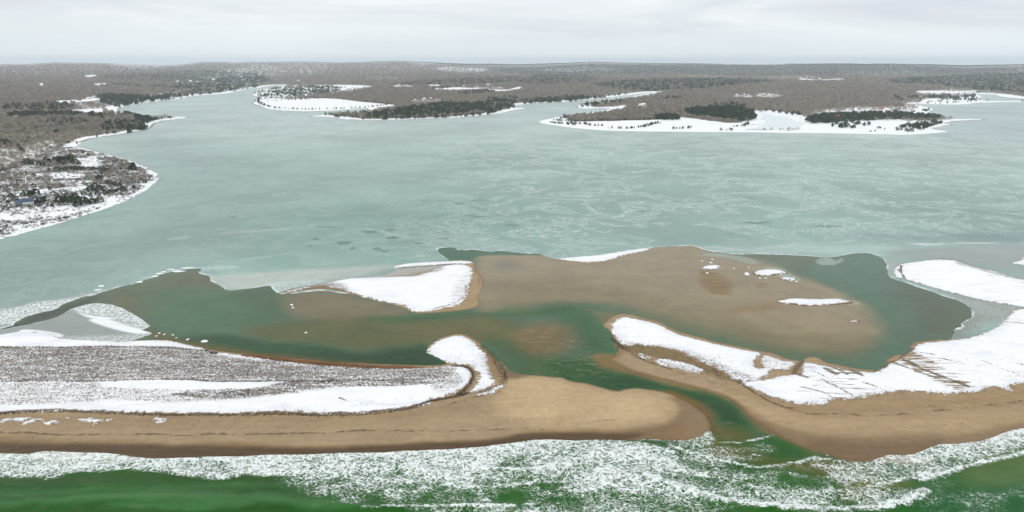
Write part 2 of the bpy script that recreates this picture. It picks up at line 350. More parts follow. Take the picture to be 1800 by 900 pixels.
SNOW_M = [wpoly([(486, 516), (520, 506), (560, 500), (590, 493), (622, 488), (680, 487), (735, 484), (776, 469), (800, 465), (824, 467), (830, 476), (827, 495), (822, 515), (815, 531), (790, 540), (752, 546), (728, 547), (708, 536),
    (690, 532), (660, 526), (630, 517), (608, 511), (560, 502), (520, 512)], .6), wpoly([(684, 470), (710, 463), (762, 460), (826, 458), (826, 463), (780, 465), (720, 469)], .5)]
SNOW_BR = [wpoly([(1570, 478), (1580, 464), (1612, 459), (1650, 455), (1690, 459), (1702, 465), (1750, 476), (1800, 490), (1900, 506), (2300, 522), (2300, 558), (1900, 546), (1800, 538), (1740, 529), (1700, 520), (1660, 510), (1620, 498), (1592, 490), (1577, 486)], .6)]
ICE = wpoly([(-700, 640), (-200, 600), (0, 577), (30, 565), (60, 552), (100, 543), (113, 534), (140, 523), (166, 519), (180, 513), (200, 507), (230, 500), (262, 489), (276, 484), (300, 478), (325, 474), (352, 472), (352, 480), (372, 487),
    (370, 495), (384, 503), (403, 511), (428, 508), (450, 506), (474, 502), (478, 511), (500, 517), (560, 512), (640, 520), (740, 530), (805, 490), (792, 459), (776, 448), (768, 437), (795, 435), (810, 440), (833, 438), (862, 443), (882, 441), (916, 445),
    (950, 447), (978, 456), (1040, 458), (1110, 444), (1155, 434), (1190, 433), (1216, 432), (1242, 440), (1290, 447), (1340, 447), (1400, 449), (1450, 452), (1480, 450), (1500, 445), (1526, 445), (1548, 453), (1557, 463),
    (1557, 476), (1570, 489), (1600, 501), (1650, 517), (1690, 531), (1708, 548), (1694, 568), (1668, 594), (1690, 612), (1760, 610), (1850, 580), (2500, 560), (2500, 148), (1750, 150), (900, 146), (430, 143), (200, 170), (-300, 300), (-700, 460)], n=3)
SHELF = wpoly([(-300, 615), (-60, 592), (0, 580), (60, 568), (100, 557), (120, 546), (132, 541), (160, 534), (186, 534), (216, 542), (240, 556), (262, 570), (262, 575), (250, 580), (266, 585), (256, 591), (210, 601), (100, 600), (0, 600), (-300, 625)])

# ------------------------------------------------------------------ lagoon, inlet and surf: one sheet of water
xs = np.arange(-440, 441, 1.15); ys = np.arange(112, 575, 1.15)
X, Y = np.meshgrid(xs, ys)
keep = np.abs(X) < .70*Y*1.25+45
wx = fbm(X, Y, 26, 5, 3)*5; wy = fbm(X, Y, 26, 5, 9)*6
Xw, Yw = X+wx, Y+wy
C = np.broadcast_to(awt(86, 112, 88), X.shape+(3,)).copy()
def lay(col, pts, soft, amt=1.0, off=0.0):
    global C
    d = sdf(wpoly(pts), Xw, Yw, 60)
    C = blend(C, awt(*col), sstep(-soft+off, soft+off, d)*amt)
lay((104, 98, 72), [(-300, 640), (0, 590), (130, 545), (190, 515), (280, 488), (330, 478), (420, 470), (440, 500), (360, 520), (230, 560), (150, 580), (0, 640)], 18, .75)
lay((70, 76, 62), [(-300, 640), (-300, 600), (0, 572), (60, 553), (110, 538), (150, 523), (165, 523), (140, 540), (105, 556), (60, 568), (0, 584)], 5, .9)
lay((80, 114, 84), [(250, 510), (400, 505), (480, 515), (520, 545), (480, 570), (380, 580), (280, 560)], 16, .9)
lay((76, 98, 72), [(440, 505), (500, 518), (520, 540), (480, 560), (430, 540)], 12, .8)
lay((130, 116, 90), [(520, 500), (560, 500), (640, 520), (720, 555), (620, 575), (540, 560), (505, 540), (505, 520)], 8, .85)
lay((98, 98, 60), [(440, 575), (600, 560), (720, 560), (860, 555), (920, 570), (880, 600), (760, 602), (640, 616), (540, 602), (450, 590)], 7, .85)
lay((118, 108, 72), [(700, 570), (860, 560), (900, 575), (840, 595), (740, 592)], 9, .5)
lay((36, 84, 42), [(330, 592), (440, 594), (540, 606), (640, 620), (700, 612), (745, 606), (745, 660), (600, 660), (420, 640), (340, 612)], 5, .95)
lay((36, 76, 36), [(560, 618), (640, 622), (720, 612), (770, 612), (790, 655), (600, 655)], 6, .9)
lay((104, 92, 52), [(255, 574), (300, 586), (360, 603), (440, 618), (520, 628), (620, 636), (640, 646), (500, 645), (380, 630), (300, 605)], 2.6, .8)
lay((62, 100, 62), [(640, 560), (760, 552), (880, 543), (980, 537), (1010, 545), (940, 556), (820, 556), (700, 570)], 5, .8)
lay((155, 140, 112), [(842, 440), (905, 440), (975, 448), (1050, 455), (1150, 428), (1210, 430), (1290, 450), (1340, 458), (1390, 480), (1440, 497), (1482, 514), (1516, 540), (1548, 570), (1555, 590), (1525, 606), (1460, 618), (1400, 612), (1330, 596),
    (1250, 572), (1180, 550), (1090, 536), (1000, 528), (900, 532), (848, 548), (838, 500)], 7, .97)
lay((134, 122, 92), [(860, 500), (1000, 490), (1150, 520), (1290, 560), (1350, 590), (1250, 585), (1100, 545), (1000, 530), (900, 540)], 14, .7)
lay((120, 112, 80), [(1280, 575), (1480, 590), (1545, 590), (1520, 625), (1400, 625), (1300, 600)], 10, .6)
lay((104, 108, 88), [(1250, 446), (1360, 448), (1470, 452), (1480, 475), (1440, 490), (1390, 470), (1320, 460)], 9, .75)
lay((86, 116, 96), [(1400, 478), (1480, 450), (1560, 450), (1600, 520), (1640, 580), (1580, 640), (1520, 640), (1570, 600), (1560, 570), (1520, 530), (1460, 500)], 9, .9)
lay((90, 92, 78), [(1570, 490), (1660, 520), (1720, 560), (1690, 590), (1620, 590), (1600, 550)], 18, .8)
lay((150, 118, 84), [(1280, 548), (1330, 530), (1390, 526), (1400, 532), (1340, 548), (1290, 556)], 4, .55)
lay((138, 112, 74), [(1232, 479), (1262, 480), (1276, 490), (1280, 512), (1262, 517), (1242, 510)], 2.5, .8)
lay((112, 118, 116), [(868, 462), (905, 458), (915, 470), (880, 476)], 8, .6)
lay((62, 104, 78), [(765, 430), (810, 436), (870, 440), (950, 444), (960, 450), (900, 447), (850, 450), (830, 458), (780, 462)], 2.5, .95)
lay((58, 100, 62), [(960, 535), (1040, 545), (1066, 580), (1078, 625), (1040, 640), (1010, 590)], 10, .8)
lay((64, 92, 52), [(860, 600), (920, 590), (1000, 650), (960, 660), (900, 655), (870, 620)], 9, .7)
lay((52, 92, 46), [(960, 640), (1060, 635), (1130, 660), (1240, 690), (1290, 715), (1330, 760), (1300, 775), (1270, 750), (1230, 712), (1170, 690), (1090, 688), (1000, 668)], 5, .9)
lay((36, 82, 38), [(1040, 655), (1130, 668), (1230, 694), (1280, 720), (1300, 745), (1270, 742), (1220, 705), (1150, 682), (1085, 682)], 4, .9)
lay((126, 106, 72), [(905, 585), (950, 568), (1000, 578), (1010, 600), (985, 622), (930, 628), (905, 612)], 8, .85)
lay((140, 116, 78), [(1030, 545), (1060, 552), (1085, 552), (1066, 572), (1050, 560)], 3, .5)
lay((136, 112, 72), [(1042, 630), (1075, 626), (1110, 640), (1200, 668), (1270, 690), (1310, 718), (1350, 752), (1390, 772), (1440, 795), (1400, 792), (1330, 752), (1290, 712), (1230, 688), (1120, 660), (1060, 645)], 2.6, .9)
lay((128, 96, 56), [(1180, 690), (1225, 708), (1250, 735), (1262, 765), (1230, 775), (1190, 770)], 3, .95)
lay((104, 92, 50), [(1225, 745), (1275, 752), (1330, 770), (1360, 785), (1300, 790), (1240, 780)], 5, .7)
SHORE = [(-700, 790), (0, 793), (35, 795), (62, 789), (105, 787), (130, 791), (200, 793), (262, 803), (310, 802), (350, 799), (450, 795), (600, 792), (700, 789), (780, 785), (860, 778), (938, 768), (1010, 768), (1060, 768), (1130, 769), (1200, 772), (1228, 760), (1237, 740), (1245, 745), (1252, 762), (1290, 775), (1340, 768), (1360, 766), (1420, 792), (1480, 806), (1522, 808), (1534, 798),
    (1552, 791), (1580, 790), (1602, 795), (1632, 785), (1646, 775), (1690, 773), (1716, 774), (1738, 765), (1758, 756), (1778, 750), (1810, 746), (2500, 690)]
SEA = wpoly(SHORE+[(2500, 1100), (900, 1150), (-700, 1100)])
ds = sdf(SEA, X+wx*.12, Y+wy*.12, 80)
C = blend(C, awt(58, 100, 54), sstep(-3, 4, ds))
lay((56, 97, 52), [(-100, 840), (200, 828), (430, 842), (520, 860), (700, 900), (700, 1000), (-100, 1000)], 8, .8)
lay((96, 144, 96), [(-100, 880), (150, 876), (300, 868), (480, 880), (620, 888), (480, 890), (250, 884), (-100, 890)], 2.2, .55)  # pale streaks from here: the swell's sky reflection put into the water colour
lay((84, 140, 86), [(-100, 864), (120, 858), (260, 860), (420, 852), (520, 862), (360, 864), (200, 868), (-100, 872)], 1.6, .35)
lay((92, 146, 94), [(180, 890), (400, 886), (560, 890), (660, 897), (480, 898), (300, 900)], 1.2, .45)
lay((74, 84, 36), [(-100, 830), (60, 838), (130, 830), (300, 836), (480, 842), (460, 850), (200, 842), (-100, 846)], 3, .5)
lay((58, 106, 48), [(700, 830), (1200, 830), (1500, 850), (1500, 1000), (700, 1000)], 14, .6)
lay((112, 102, 50), [(1240, 770), (1300, 790), (1400, 800), (1480, 812), (1540, 830), (1480, 850), (1380, 830), (1300, 812), (1240, 800)], 5, .65)
lay((48, 96, 36), [(1345, 770), (1400, 788), (1420, 810), (1370, 815), (1330, 800)], 4, .8)
lay((124, 118, 62), [(1500, 845), (1560, 850), (1600, 850), (1540, 880), (1480, 885)], 4, .6)
lay((50, 104, 66), [(1620, 860), (1700, 850), (1820, 860), (1900, 1000), (1600, 1000)], 6, .8)
lay((130, 140, 92), [(1700, 812), (1850, 790), (1850, 840), (1720, 845)], 5, .3)
lay((178, 160, 140), [(1522, 808), (1545, 792), (1580, 790), (1602, 796), (1640, 812), (1560, 816)], 1.2, .7)
lay((206, 196, 176), [(60, 790), (105, 786), (160, 790), (230, 797), (266, 804), (200, 808), (60, 802)], 1.5, .7)
lay((198, 188, 176), [(1645, 776), (1700, 774), (1760, 756), (1820, 745), (1900, 735), (1900, 752), (1800, 768), (1700, 786)], 1.5, .6)
lay((160, 178, 164), [(1438, 462), (1442, 456), (1455, 450), (1470, 458), (1482, 455), (1479, 464), (1452, 467)], 1.5, .75)
lay((166, 178, 166), [(1230, 448), (1260, 444), (1300, 450), (1330, 462), (1310, 462), (1270, 452)], 2, .6)
lay((170, 182, 168), [(1340, 474), (1372, 473), (1404, 490), (1390, 492), (1366, 484)], 1.2, .6)
lay((172, 186, 172), [(1470, 524), (1500, 530), (1504, 535), (1488, 536)], 1, .6)
# foam amount
F = np.zeros_like(X)
def foam(pts, soft, amt, mode='max', closed=True, wid=0):
    global F
    if closed: m = sstep(-soft, soft, sdf(wpoly(pts), X+wx*.35, Y+wy*.35, 40))*amt
    else: m = sstep(-wid-soft, -wid, sdf(wpoly(pts, closed=False), X+wx*.25, Y+wy*.25, 40, False))*amt
    F = np.maximum(F, m) if mode == 'max' else F*(1-m)
foam(SHORE[:19]+[(1060, 772), (1130, 776), (1190, 790), (1170, 830), (1000, 850), (820, 845), (690, 850), (560, 842), (500, 838), (430, 834), (400, 846), (360, 843), (300, 832), (250, 826), (190, 826), (130, 829), (75, 842), (0, 838), (-700, 842)], 1.4, .80)
foam([(500, 838), (620, 838), (800, 830), (1000, 840), (1180, 790), (1300, 825), (1360, 830), (1400, 815), (1490, 850), (1600, 860), (1625, 862), (1600, 885), (1500, 900), (1400, 898), (1300, 890), (1200, 920), (800, 920), (700, 890), (560, 880), (505, 860)], 3.5, .53)
foam([(700, 790), (860, 784), (1000, 776), (1080, 778), (1160, 800), (1240, 840), (1300, 870), (1180, 880), (1000, 870), (800, 840)], 6, .60)
foam([(1080, 765), (1225, 762), (1237, 741), (1250, 765), (1290, 790), (1340, 780), (1365, 795), (1320, 812), (1260, 806), (1190, 792)], 2.5, .42)
foam([(1365, 820), (1430, 812), (1500, 812), (1540, 800), (1600, 800), (1640, 785), (1716, 777), (1760, 757), (1800, 748), (2000, 730), (2000, 780), (1800, 790), (1760, 805), (1700, 815), (1640, 840), (1560, 850), (1480, 860), (1400, 850)], 2.5, .62)
foam([(1523, 808), (1550, 791), (1602, 796), (1646, 776), (1716, 775), (1758, 757), (1810, 747), (2000, 730), (2000, 762), (1800, 782), (1740, 798), (1660, 812), (1600, 815)], 2.0, .74)
foam([(1620, 850), (1700, 840), (1800, 850), (1900, 860), (1900, 950), (1650, 950)], 6, .17)
foam([(880, 806), (930, 800), (945, 850), (900, 872), (870, 850)], 3, .45, 'cut')
foam([(1375, 822), (1430, 818), (1455, 850), (1410, 862), (1370, 850)], 2.5, .75, 'cut')
foam([(900, 838), (1010, 870), (960, 884), (880, 880)], 4, .35, 'cut')
foam([(700, 866), (860, 866), (1000, 880), (940, 900), (760, 900)], 5, .3, 'cut')
foam([(640, 895), (760, 893), (850, 889), (950, 888)], .5, .9, closed=False, wid=.3)
foam([(1140, 836), (1200, 858), (1250, 872), (1292, 881), (1350, 890), (1430, 896), (1520, 895), (1580, 886), (1614, 873), (1626, 863)], 1.1, 1.0, closed=False, wid=.7)
foam([(1180, 783), (1240, 802), (1290, 815), (1330, 822), (1390, 816), (1430, 806), (1480, 812)], 1.0, .9, closed=False, wid=.3)
foam([(560, 858), (700, 848), (850, 852), (980, 846), (1080, 852), (1160, 846)], 1.2, .80, closed=False, wid=.3); foam([(640, 830), (800, 818), (930, 824), (1060, 812), (1150, 820), (1240, 836)], 1.2, .86, closed=False, wid=.3); foam([(1300, 852), (1400, 866), (1500, 862), (1580, 846), (1650, 820)], 1.0, .8, closed=False, wid=.2)
foam([(1242, 780), (1290, 779), (1330, 774), (1358, 766)], .6, .8, closed=False, wid=.2)
foam([(1620, 842), (1700, 818), (1760, 806), (1830, 790)], .8, .85, closed=False, wid=.5)
foam([(1400, 780), (1440, 795), (1490, 808), (1560, 812), (1640, 815)], .6, .62, closed=False, wid=.15)
foam(SHORE[:20], 1.6, 1.0, closed=False, wid=.3); foam(SHORE[31:-1], 1.4, .95, closed=False, wid=.2); foam([(1180, 772), (1205, 771), (1226, 760), (1237, 741), (1246, 758), (1262, 778), (1240, 786), (1200, 782)], 1.2, .62)
foam(SHORE[:19]+[(1010, 778), (860, 792), (700, 806), (450, 812), (260, 816), (130, 808), (-700, 806)], 2, .97)
roll = np.sin((Y+.10*X+fbm(X, Y, 34, 3, 2)*13)/1.9)                 # lines of rolling foam
F *= np.clip(1+.20*fbm(X, Y, 16, 3, 5)+.17*roll*sstep(4, 12, ds), .4, 1.2)
F *= sstep(-1.2, .2, ds)
for a_, b_, c_, d_ in ((1232, 1262, 479, 481.5), (1236, 1268, 484, 487), (1234, 1275, 490, 494), (1240, 1278, 496, 500), (1242, 1280, 502.5, 506), (1242, 1281, 508, 510.5), (1244, 1276, 514, 517), (1322, 1350, 498, 501), (1326, 1346, 503, 505)):
    C = blend(C, awt(132, 104, 62), sstep(-.7, .7, sdf(wpoly([(a_, (c_+d_)/2), ((a_+b_)/2, c_), (b_, (c_+d_)/2), ((a_+b_)/2, d_)]), X+wx*.4, Y+wy*.3, 12))*.85)
Z = np.zeros_like(X)
sea_w = sstep(2, 25, ds)
Z += sea_w*(.28*np.sin((Y+.08*X+fbm(X, Y, 60, 3, 2)*9)/3.9)+.12*fbm(X, Y, 7, 3, 8))*.7
for ln, hh, ww in (([(640, 896), (760, 893), (850, 889), (950, 888)], .45, 1.6), ([(1140, 836), (1200, 858), (1250, 872), (1292, 881), (1350, 890), (1430, 896), (1520, 895), (1580, 886), (1614, 873), (1626, 863)], .6, 2.0), ([(-100, 884), (150, 880), (300, 874), (480, 884), (640, 894)], .35, 2.4)):
    dl = -sdf(wpoly(ln, closed=False), X, Y, 30, False); Z += hh*np.exp(-(dl/ww)**2)
Z += F*(.14+.22*roll*sstep(4, 12, ds))*sstep(0, 2, ds)
ripm = np.maximum(sstep(-10, 6, sdf(wpoly([(905, 590), (960, 570), (1010, 590), (1060, 630), (1060, 660), (1000, 655), (920, 640), (900, 612)]), X, Y, 40)), .5*sstep(-3, 3, sdf(wpoly([(1250, 730), (1330, 760), (1360, 790), (1260, 790)]), X, Y, 40)))
ripm = np.maximum(ripm, .22)
ripm = np.maximum(ripm, .55*sstep(-8, 8, sdf(wpoly([(850, 470), (1000, 470), (1200, 440), (1300, 500), (1200, 540), (1000, 510), (860, 510)]), X, Y, 40)))
grid_obj('sea_water', X, Y, Z, keep, {'tint': C, 'foam': F, 'rip': ripm}, M_WATER)

# ------------------------------------------------------------------ sand spits and bars
def landform(name, outline, snows, tint_layers, wet_layers, wracks, streaks, specks, step=.85, top=.95, slope=.085, mat=M_SPIT, dune=.65):
    lo = outline.min(0)-4; hi = outline.max(0)+4
    lo = np.maximum(lo, (-470, 110)); hi = np.minimum(hi, (470, 640))
    X, Y = np.meshgrid(np.arange(lo[0], hi[0], step), np.arange(lo[1], hi[1], step))
    d = sdf(outline, X, Y, 40)+.55*fbm(X, Y, 5, 3, 21)
    keep = (d > -3) & (np.abs(X) < .70*Y*1.25+45)
    X3, Y3 = X+fbm(X, Y, 9, 3, 31)*1.1, Y+fbm(X, Y, 9, 3, 37)*1.1
    sn = np.full(X.shape, -6.0)
    for p in snows: sn = np.maximum(sn, sdf(p, X, Y, 6))
    C = np.broadcast_to(alb(172, 149, 117), X.shape+(3,)).copy()
    wet = np.clip(1-d/2.0, 0, 1)*.6
    for col, pts, soft, amt in tint_layers:
        C = blend(C, alb(*col), sstep(-soft, soft, sdf(wpoly(pts), X3, Y3, 30))*amt)
    for col, pts, soft, amt in wet_layers:
        m = sstep(-soft, soft, sdf(wpoly(pts), X3, Y3, 30))*amt
        C = blend(C, alb(*col), m); wet = np.maximum(wet, m)
    C = blend(C, alb(112, 84, 52), np.clip(1-d/1.6, 0, 1)*.75)
    wr = np.full(X.shape, -3.0)
    for pts, wd in wracks: wr = np.maximum(wr, sdf(wpoly(pts, .6, closed=False), X3, Y3, 3, False)+wd)
    st = np.zeros(X.shape)
    for pts, amt, soft in streaks: st = np.maximum(st, sstep(-soft, soft, sdf(wpoly(pts, zs), X3, Y3, 20))*amt)
    sp = np.zeros(X.shape)
    for pts, amt, soft in specks: sp = np.maximum(sp, sstep(-soft, soft, sdf(wpoly(pts, zs), X3, Y3, 20))*amt)
    Z = np.where(d < 0, d*.12, top*(1-np.exp(-np.maximum(d, 0)*slope/top)))
    Z += np.clip(d/6, 0, 1)*(.10*fbm(X, Y, 6, 3, 4))
    Z += sstep(-.6, .6, sn)*(.22+dune*np.clip(sn/6, 0, 1)*(fbm(X, Y, 15, 4, 6)*.7+.15))*np.clip(d/1.5, 0, 1)
    Z -= .14*np.exp(-(wr/.5)**2)*(wr > -2)
    return grid_obj(name, X, Y, Z, keep, {'tint': C, 'snow': sn, 'wrack': wr, 'streak': st, 'speck': sp, 'wet': wet}, mat)

DUNE_A = [(-300, 612), (0, 611), (100, 609), (200, 608), (300, 609), (345, 613), (380, 621), (450, 632), (550, 641), (640, 647), (720, 648), (790, 644), (802, 648), (792, 660), (762, 669), (700, 670), (600, 669), (500, 670), (400, 671), (300, 667), (200, 668), (170, 670), (100, 672), (0, 673), (-300, 676)]
DUNE_B = [(-300, 676), (0, 675), (160, 673), (185, 680), (260, 686), (420, 690), (470, 698), (400, 704), (300, 709), (200, 706), (80, 713), (0, 713), (-300, 714)]
DUNE_C = [(300, 694), (350, 686), (450, 684), (500, 671), (560, 669), (650, 667), (740, 670), (765, 676), (700, 679), (600, 681), (530, 690), (480, 697), (400, 702), (330, 701)]
DUNE_D = [(755, 668), (800, 655), (812, 668), (806, 680), (780, 688), (760, 684)]
landform('sand_spit', SPIT_L, SNOW_L,
    [((202, 175, 136), [(900, 668), (990, 670), (1080, 692), (1130, 690), (1180, 702), (1186, 725), (1160, 742), (1080, 750), (940, 748), (880, 730), (870, 700)], 7, .9),
     ((158, 134, 100), [(-300, 735), (400, 735), (700, 728), (820, 705), (870, 690), (860, 705), (740, 740), (400, 748), (-300, 745)], 5, .6),
     ((120, 78, 42), [(430, 620), (520, 631), (640, 640), (740, 645), (720, 650), (640, 648), (540, 643), (440, 630)], 1.2, .9),
     ((112, 96, 76), [(880, 648), (900, 652), (925, 660), (905, 668), (885, 664)], 2.5, .75),
     ((150, 124, 88), [(850, 606), (878, 632), (890, 655), (886, 676), (866, 664), (858, 640)], 2.5, .7)],
    [((128, 98, 56), [(-300, 772), (0, 773), (100, 777), (200, 780), (300, 784), (400, 780), (500, 786), (600, 788), (700, 783), (800, 780), (870, 774), (950, 762), (1050, 758), (1150, 752), (1186, 738), (1195, 716), (1180, 700), (1250, 715), (1265, 760), (1240, 790), (1000, 790), (600, 812), (265, 820), (-300, 812)], 2.6, .9),
     ((78, 54, 17), [(-300, 783), (100, 783), (200, 784), (260, 784), (320, 785), (400, 786), (450, 788), (600, 787), (750, 781), (860, 773), (940, 764), (1060, 762), (1130, 765), (1000, 785), (600, 812), (265, 820), (-300, 812)], 1.5, .9),
     ((140, 114, 78), [(1190, 700), (1240, 722), (1256, 750), (1240, 775), (1200, 770), (1200, 725)], 3, .8)],
    [([(-300, 760), (0, 761), (100, 763), (200, 763), (300, 764), (450, 763), (560, 760), (640, 758)], .30), ([(640, 758), (760, 757), (880, 754), (960, 752)], .02),
     ([(0, 726), (110, 722), (200, 726), (300, 729), (400, 729), (500, 727), (560, 729), (640, 727), (720, 717), (760, 704), (800, 697), (822, 690)], .55),
     ([(796, 641), (818, 643), (831, 654), (829, 668), (817, 685), (806, 692)], .55), ([(880, 688), (850, 696), (820, 702), (790, 712)], .1), ([(0, 768), (200, 770), (400, 771), (600, 768)], -.32), ([(480, 752), (620, 748), (760, 742), (900, 738)], -.34), ([(880, 742), (950, 735), (1010, 741), (1090, 736)], -.22), ([(0, 748), (220, 752), (420, 751), (620, 746)], -.36), ([(900, 760), (1040, 752), (1130, 744), (1172, 728), (1178, 708)], -.3), ([(950, 690), (985, 716), (1010, 700)], -.36),
     ([(848, 602), (862, 618), (876, 634), (888, 652), (886, 668)], .3), ([(748, 616), (754, 609), (758, 622), (768, 627)], .15), ([(783, 626), (798, 637)], .12)],
    [], [(DUNE_A, 1.0, 2), (DUNE_B, .55, 3), (DUNE_C, .95, 2), (DUNE_D, .6, 2), ([(846, 618), (872, 640), (884, 668), (862, 668), (852, 640)], .7, 2)])
DRIFT = [([(1400, 640), (1520, 652), (1560, 690), (1510, 708), (1440, 708), (1420, 680)], .8, 5), ([(1560, 622), (1600, 612), (1640, 632), (1720, 680), (1690, 692), (1620, 664)], 1.15, 4),
    ([(1600, 605), (1660, 620), (1800, 650), (1900, 660), (1900, 672), (1730, 680), (1640, 640)], .75, 5), ([(1400, 636), (1412, 640), (1412, 665), (1385, 652)], 1.0, 2), ([(1445, 646), (1520, 650), (1512, 662), (1460, 660)], .95, 3),
    ([(1330, 616), (1352, 622), (1338, 650), (1322, 640)], .6, 2), ([(1400, 676), (1480, 696), (1470, 706), (1400, 700)], .7, 3)]
spr = landform('sand_spit', SPIT_R, SNOW_R,
    [((166, 140, 104), [(1280, 672), (1400, 712), (1500, 708), (1700, 694), (1900, 670), (1900, 706), (1700, 722), (1500, 732), (1400, 730), (1320, 705)], 5, .7),
     ((186, 160, 124), [(1260, 690), (1340, 718), (1450, 742), (1600, 740), (1900, 716), (1900, 745), (1640, 756), (1500, 762), (1400, 752), (1310, 722)], 5, .7),
     ((134, 114, 80), [(1092, 606), (1130, 606), (1180, 618), (1240, 642), (1290, 665), (1330, 670), (1300, 676), (1230, 656), (1150, 630), (1096, 614)], 2.0, .9),
     ((140, 112, 76), [(1072, 590), (1086, 602), (1098, 618), (1086, 632), (1078, 624), (1082, 606)], 1.5, .7)],
    [((132, 106, 68), [(1340, 742), (1385, 757), (1440, 768), (1500, 771), (1570, 769), (1630, 765), (1700, 765), (1800, 744), (1900, 735), (1900, 800), (1520, 825), (1400, 790), (1330, 750)], 2.4, .9),
     ((140, 112, 74), [(1110, 652), (1200, 674), (1260, 690), (1310, 716), (1380, 764), (1350, 760), (1290, 712), (1200, 684)], 1.8, .7),
     ((102, 78, 44), [(1420, 778), (1500, 780), (1600, 778), (1650, 772), (1640, 790), (1520, 820), (1440, 800)], 2.5, .6)],
    [([(1300, 672), (1330, 692), (1370, 712), (1420, 728)], .45), ([(1420, 728), (1480, 728), (1560, 731), (1660, 722), (1800, 706)], .10), ([(1066, 576), (1078, 592), (1090, 604), (1110, 622), (1140, 634), (1180, 648)], .3),
     ([(1090, 604), (1084, 618), (1078, 628)], .3), ([(1360, 738), (1460, 752), (1580, 750), (1700, 742), (1800, 728)], -.33), ([(1390, 716), (1500, 722), (1620, 716), (1760, 700)], -.2), ([(1500, 740), (1600, 737), (1700, 726)], -.34), ([(1130, 648), (1210, 668), (1290, 700)], -.28), ([(1116, 626), (1160, 642), (1210, 658), (1260, 672)], .05),
     ([(1130, 560), (1162, 570), (1190, 584), (1246, 600), (1330, 618)], .15), ([(1540, 650), (1562, 636), (1590, 622), (1606, 606)], .4), ([(1660, 596), (1710, 588), (1750, 572)], .35), ([(1762, 564), (1800, 570), (1850, 576)], .3),
     ([(1427, 652), (1455, 666)], .2), ([(1445, 668), (1480, 686), (1505, 701)], .2), ([(1408, 683), (1440, 690), (1468, 703)], .2), ([(1585, 632), (1640, 658), (1700, 681)], .9), ([(1570, 636), (1620, 658), (1655, 670)], .6),
     ([(1603, 617), (1640, 625)], .3), ([(1655, 632), (1695, 642)], .3), ([(1728, 636), (1765, 650), (1800, 664)], .25), ([(1520, 674), (1560, 687)], .2), ([(1393, 655), (1405, 640), (1410, 632)], .9), ([(1392, 656), (1420, 666)], .6),
     ([(1452, 649), (1472, 660)], 1.1), ([(1466, 646), (1490, 660)], .6), ([(1497, 650), (1514, 660)], .9), ([(1790, 640), (1840, 650)], .2)],
    DRIFT, [([(1100, 600), (1200, 616), (1280, 645), (1330, 665), (1290, 668), (1220, 640), (1120, 610)], .75, 2), ([(1340, 622), (1385, 634), (1385, 650), (1340, 648)], .35, 2), ([(1150, 630), (1240, 652), (1220, 656), (1150, 640)], .6, 1.5)],
    mat=None)
dv = gp(1500, 701)-gp(1410, 656)
spr.data.materials.append(spit_material(-math.atan2(dv[1], dv[0])))
landform('sandbar', BAR_M, SNOW_M,
    [((176, 152, 116), [(820, 460), (838, 472), (852, 492), (848, 536), (800, 550), (730, 552), (810, 536), (826, 500)], 1.6, .9), ((184, 186, 180), [(640, 476), (700, 462), (830, 460), (770, 474), (700, 488), (640, 490)], 4, .85),
     ((140, 122, 92), [(480, 500), (600, 500), (640, 520), (560, 530), (490, 530)], 3, .9)], [],
    [([(690, 471), (740, 468), (800, 464)], .5), ([(845, 528), (846, 505), (836, 474)], .05), ([(820, 500), (818, 515), (800, 532), (760, 543)], .2), ([(725, 548), (706, 538), (660, 527), (610, 513)], .3)],
    [], [([(700, 468), (780, 468), (760, 480), (720, 486), (690, 480)], .75, 3), ([(480, 500), (590, 495), (610, 512), (540, 518), (480, 522)], .9, 3), ([(800, 500), (824, 478), (822, 520), (790, 536)], .5, 3)], top=.7)
landform('sandbar', BAR_R, SNOW_BR, [((120, 118, 108), [(1560, 450), (2300, 450), (2300, 570), (1560, 570)], 3, .8)], [], [([(1585, 466), (1582, 474), (1586, 482), (1590, 488)], .45), ([(1640, 457), (1660, 457)], .25)],
    [([(1680, 462), (1800, 490), (1900, 505), (1800, 505), (1720, 480)], .7, 4)], [([(1690, 458), (1800, 480), (1800, 492), (1750, 482), (1690, 466)], .8, 2)], top=.7, step=1.0)
landform('snow_bank', BANK, [wpoly([(978, 455), (1000, 452), (1050, 448), (1100, 440), (1132, 436), (1143, 438), (1112, 445), (1090, 450), (1072, 457), (1050, 460), (1020, 460)], .4)], [], [], [([(980, 457), (1020, 461), (1050, 461), (1074, 457), (1100, 448)], .3)], [], [], top=.6)
landform('snow_bank', BAR_T, [wpoly([(1776, 462), (1792, 458), (1805, 449), (1900, 443), (2000, 450), (1900, 466), (1805, 465)], .4)], [], [], [([(1772, 462), (1790, 456), (1804, 452)], .6), ([(1776, 463), (1800, 468)], .5)], [], [], top=.6, step=1.0)
for p in ISLETS:
    c = p.mean(0); q = c+(p-c)*.97
    landform('snow_bank', c+(p-c)*1.06, [q], [((150, 124, 92), [(1200, 440), (1600, 440), (1600, 600), (1200, 600)], 2, .9)], [], [], [], [], top=.35, slope=.2, step=.6, dune=.1)

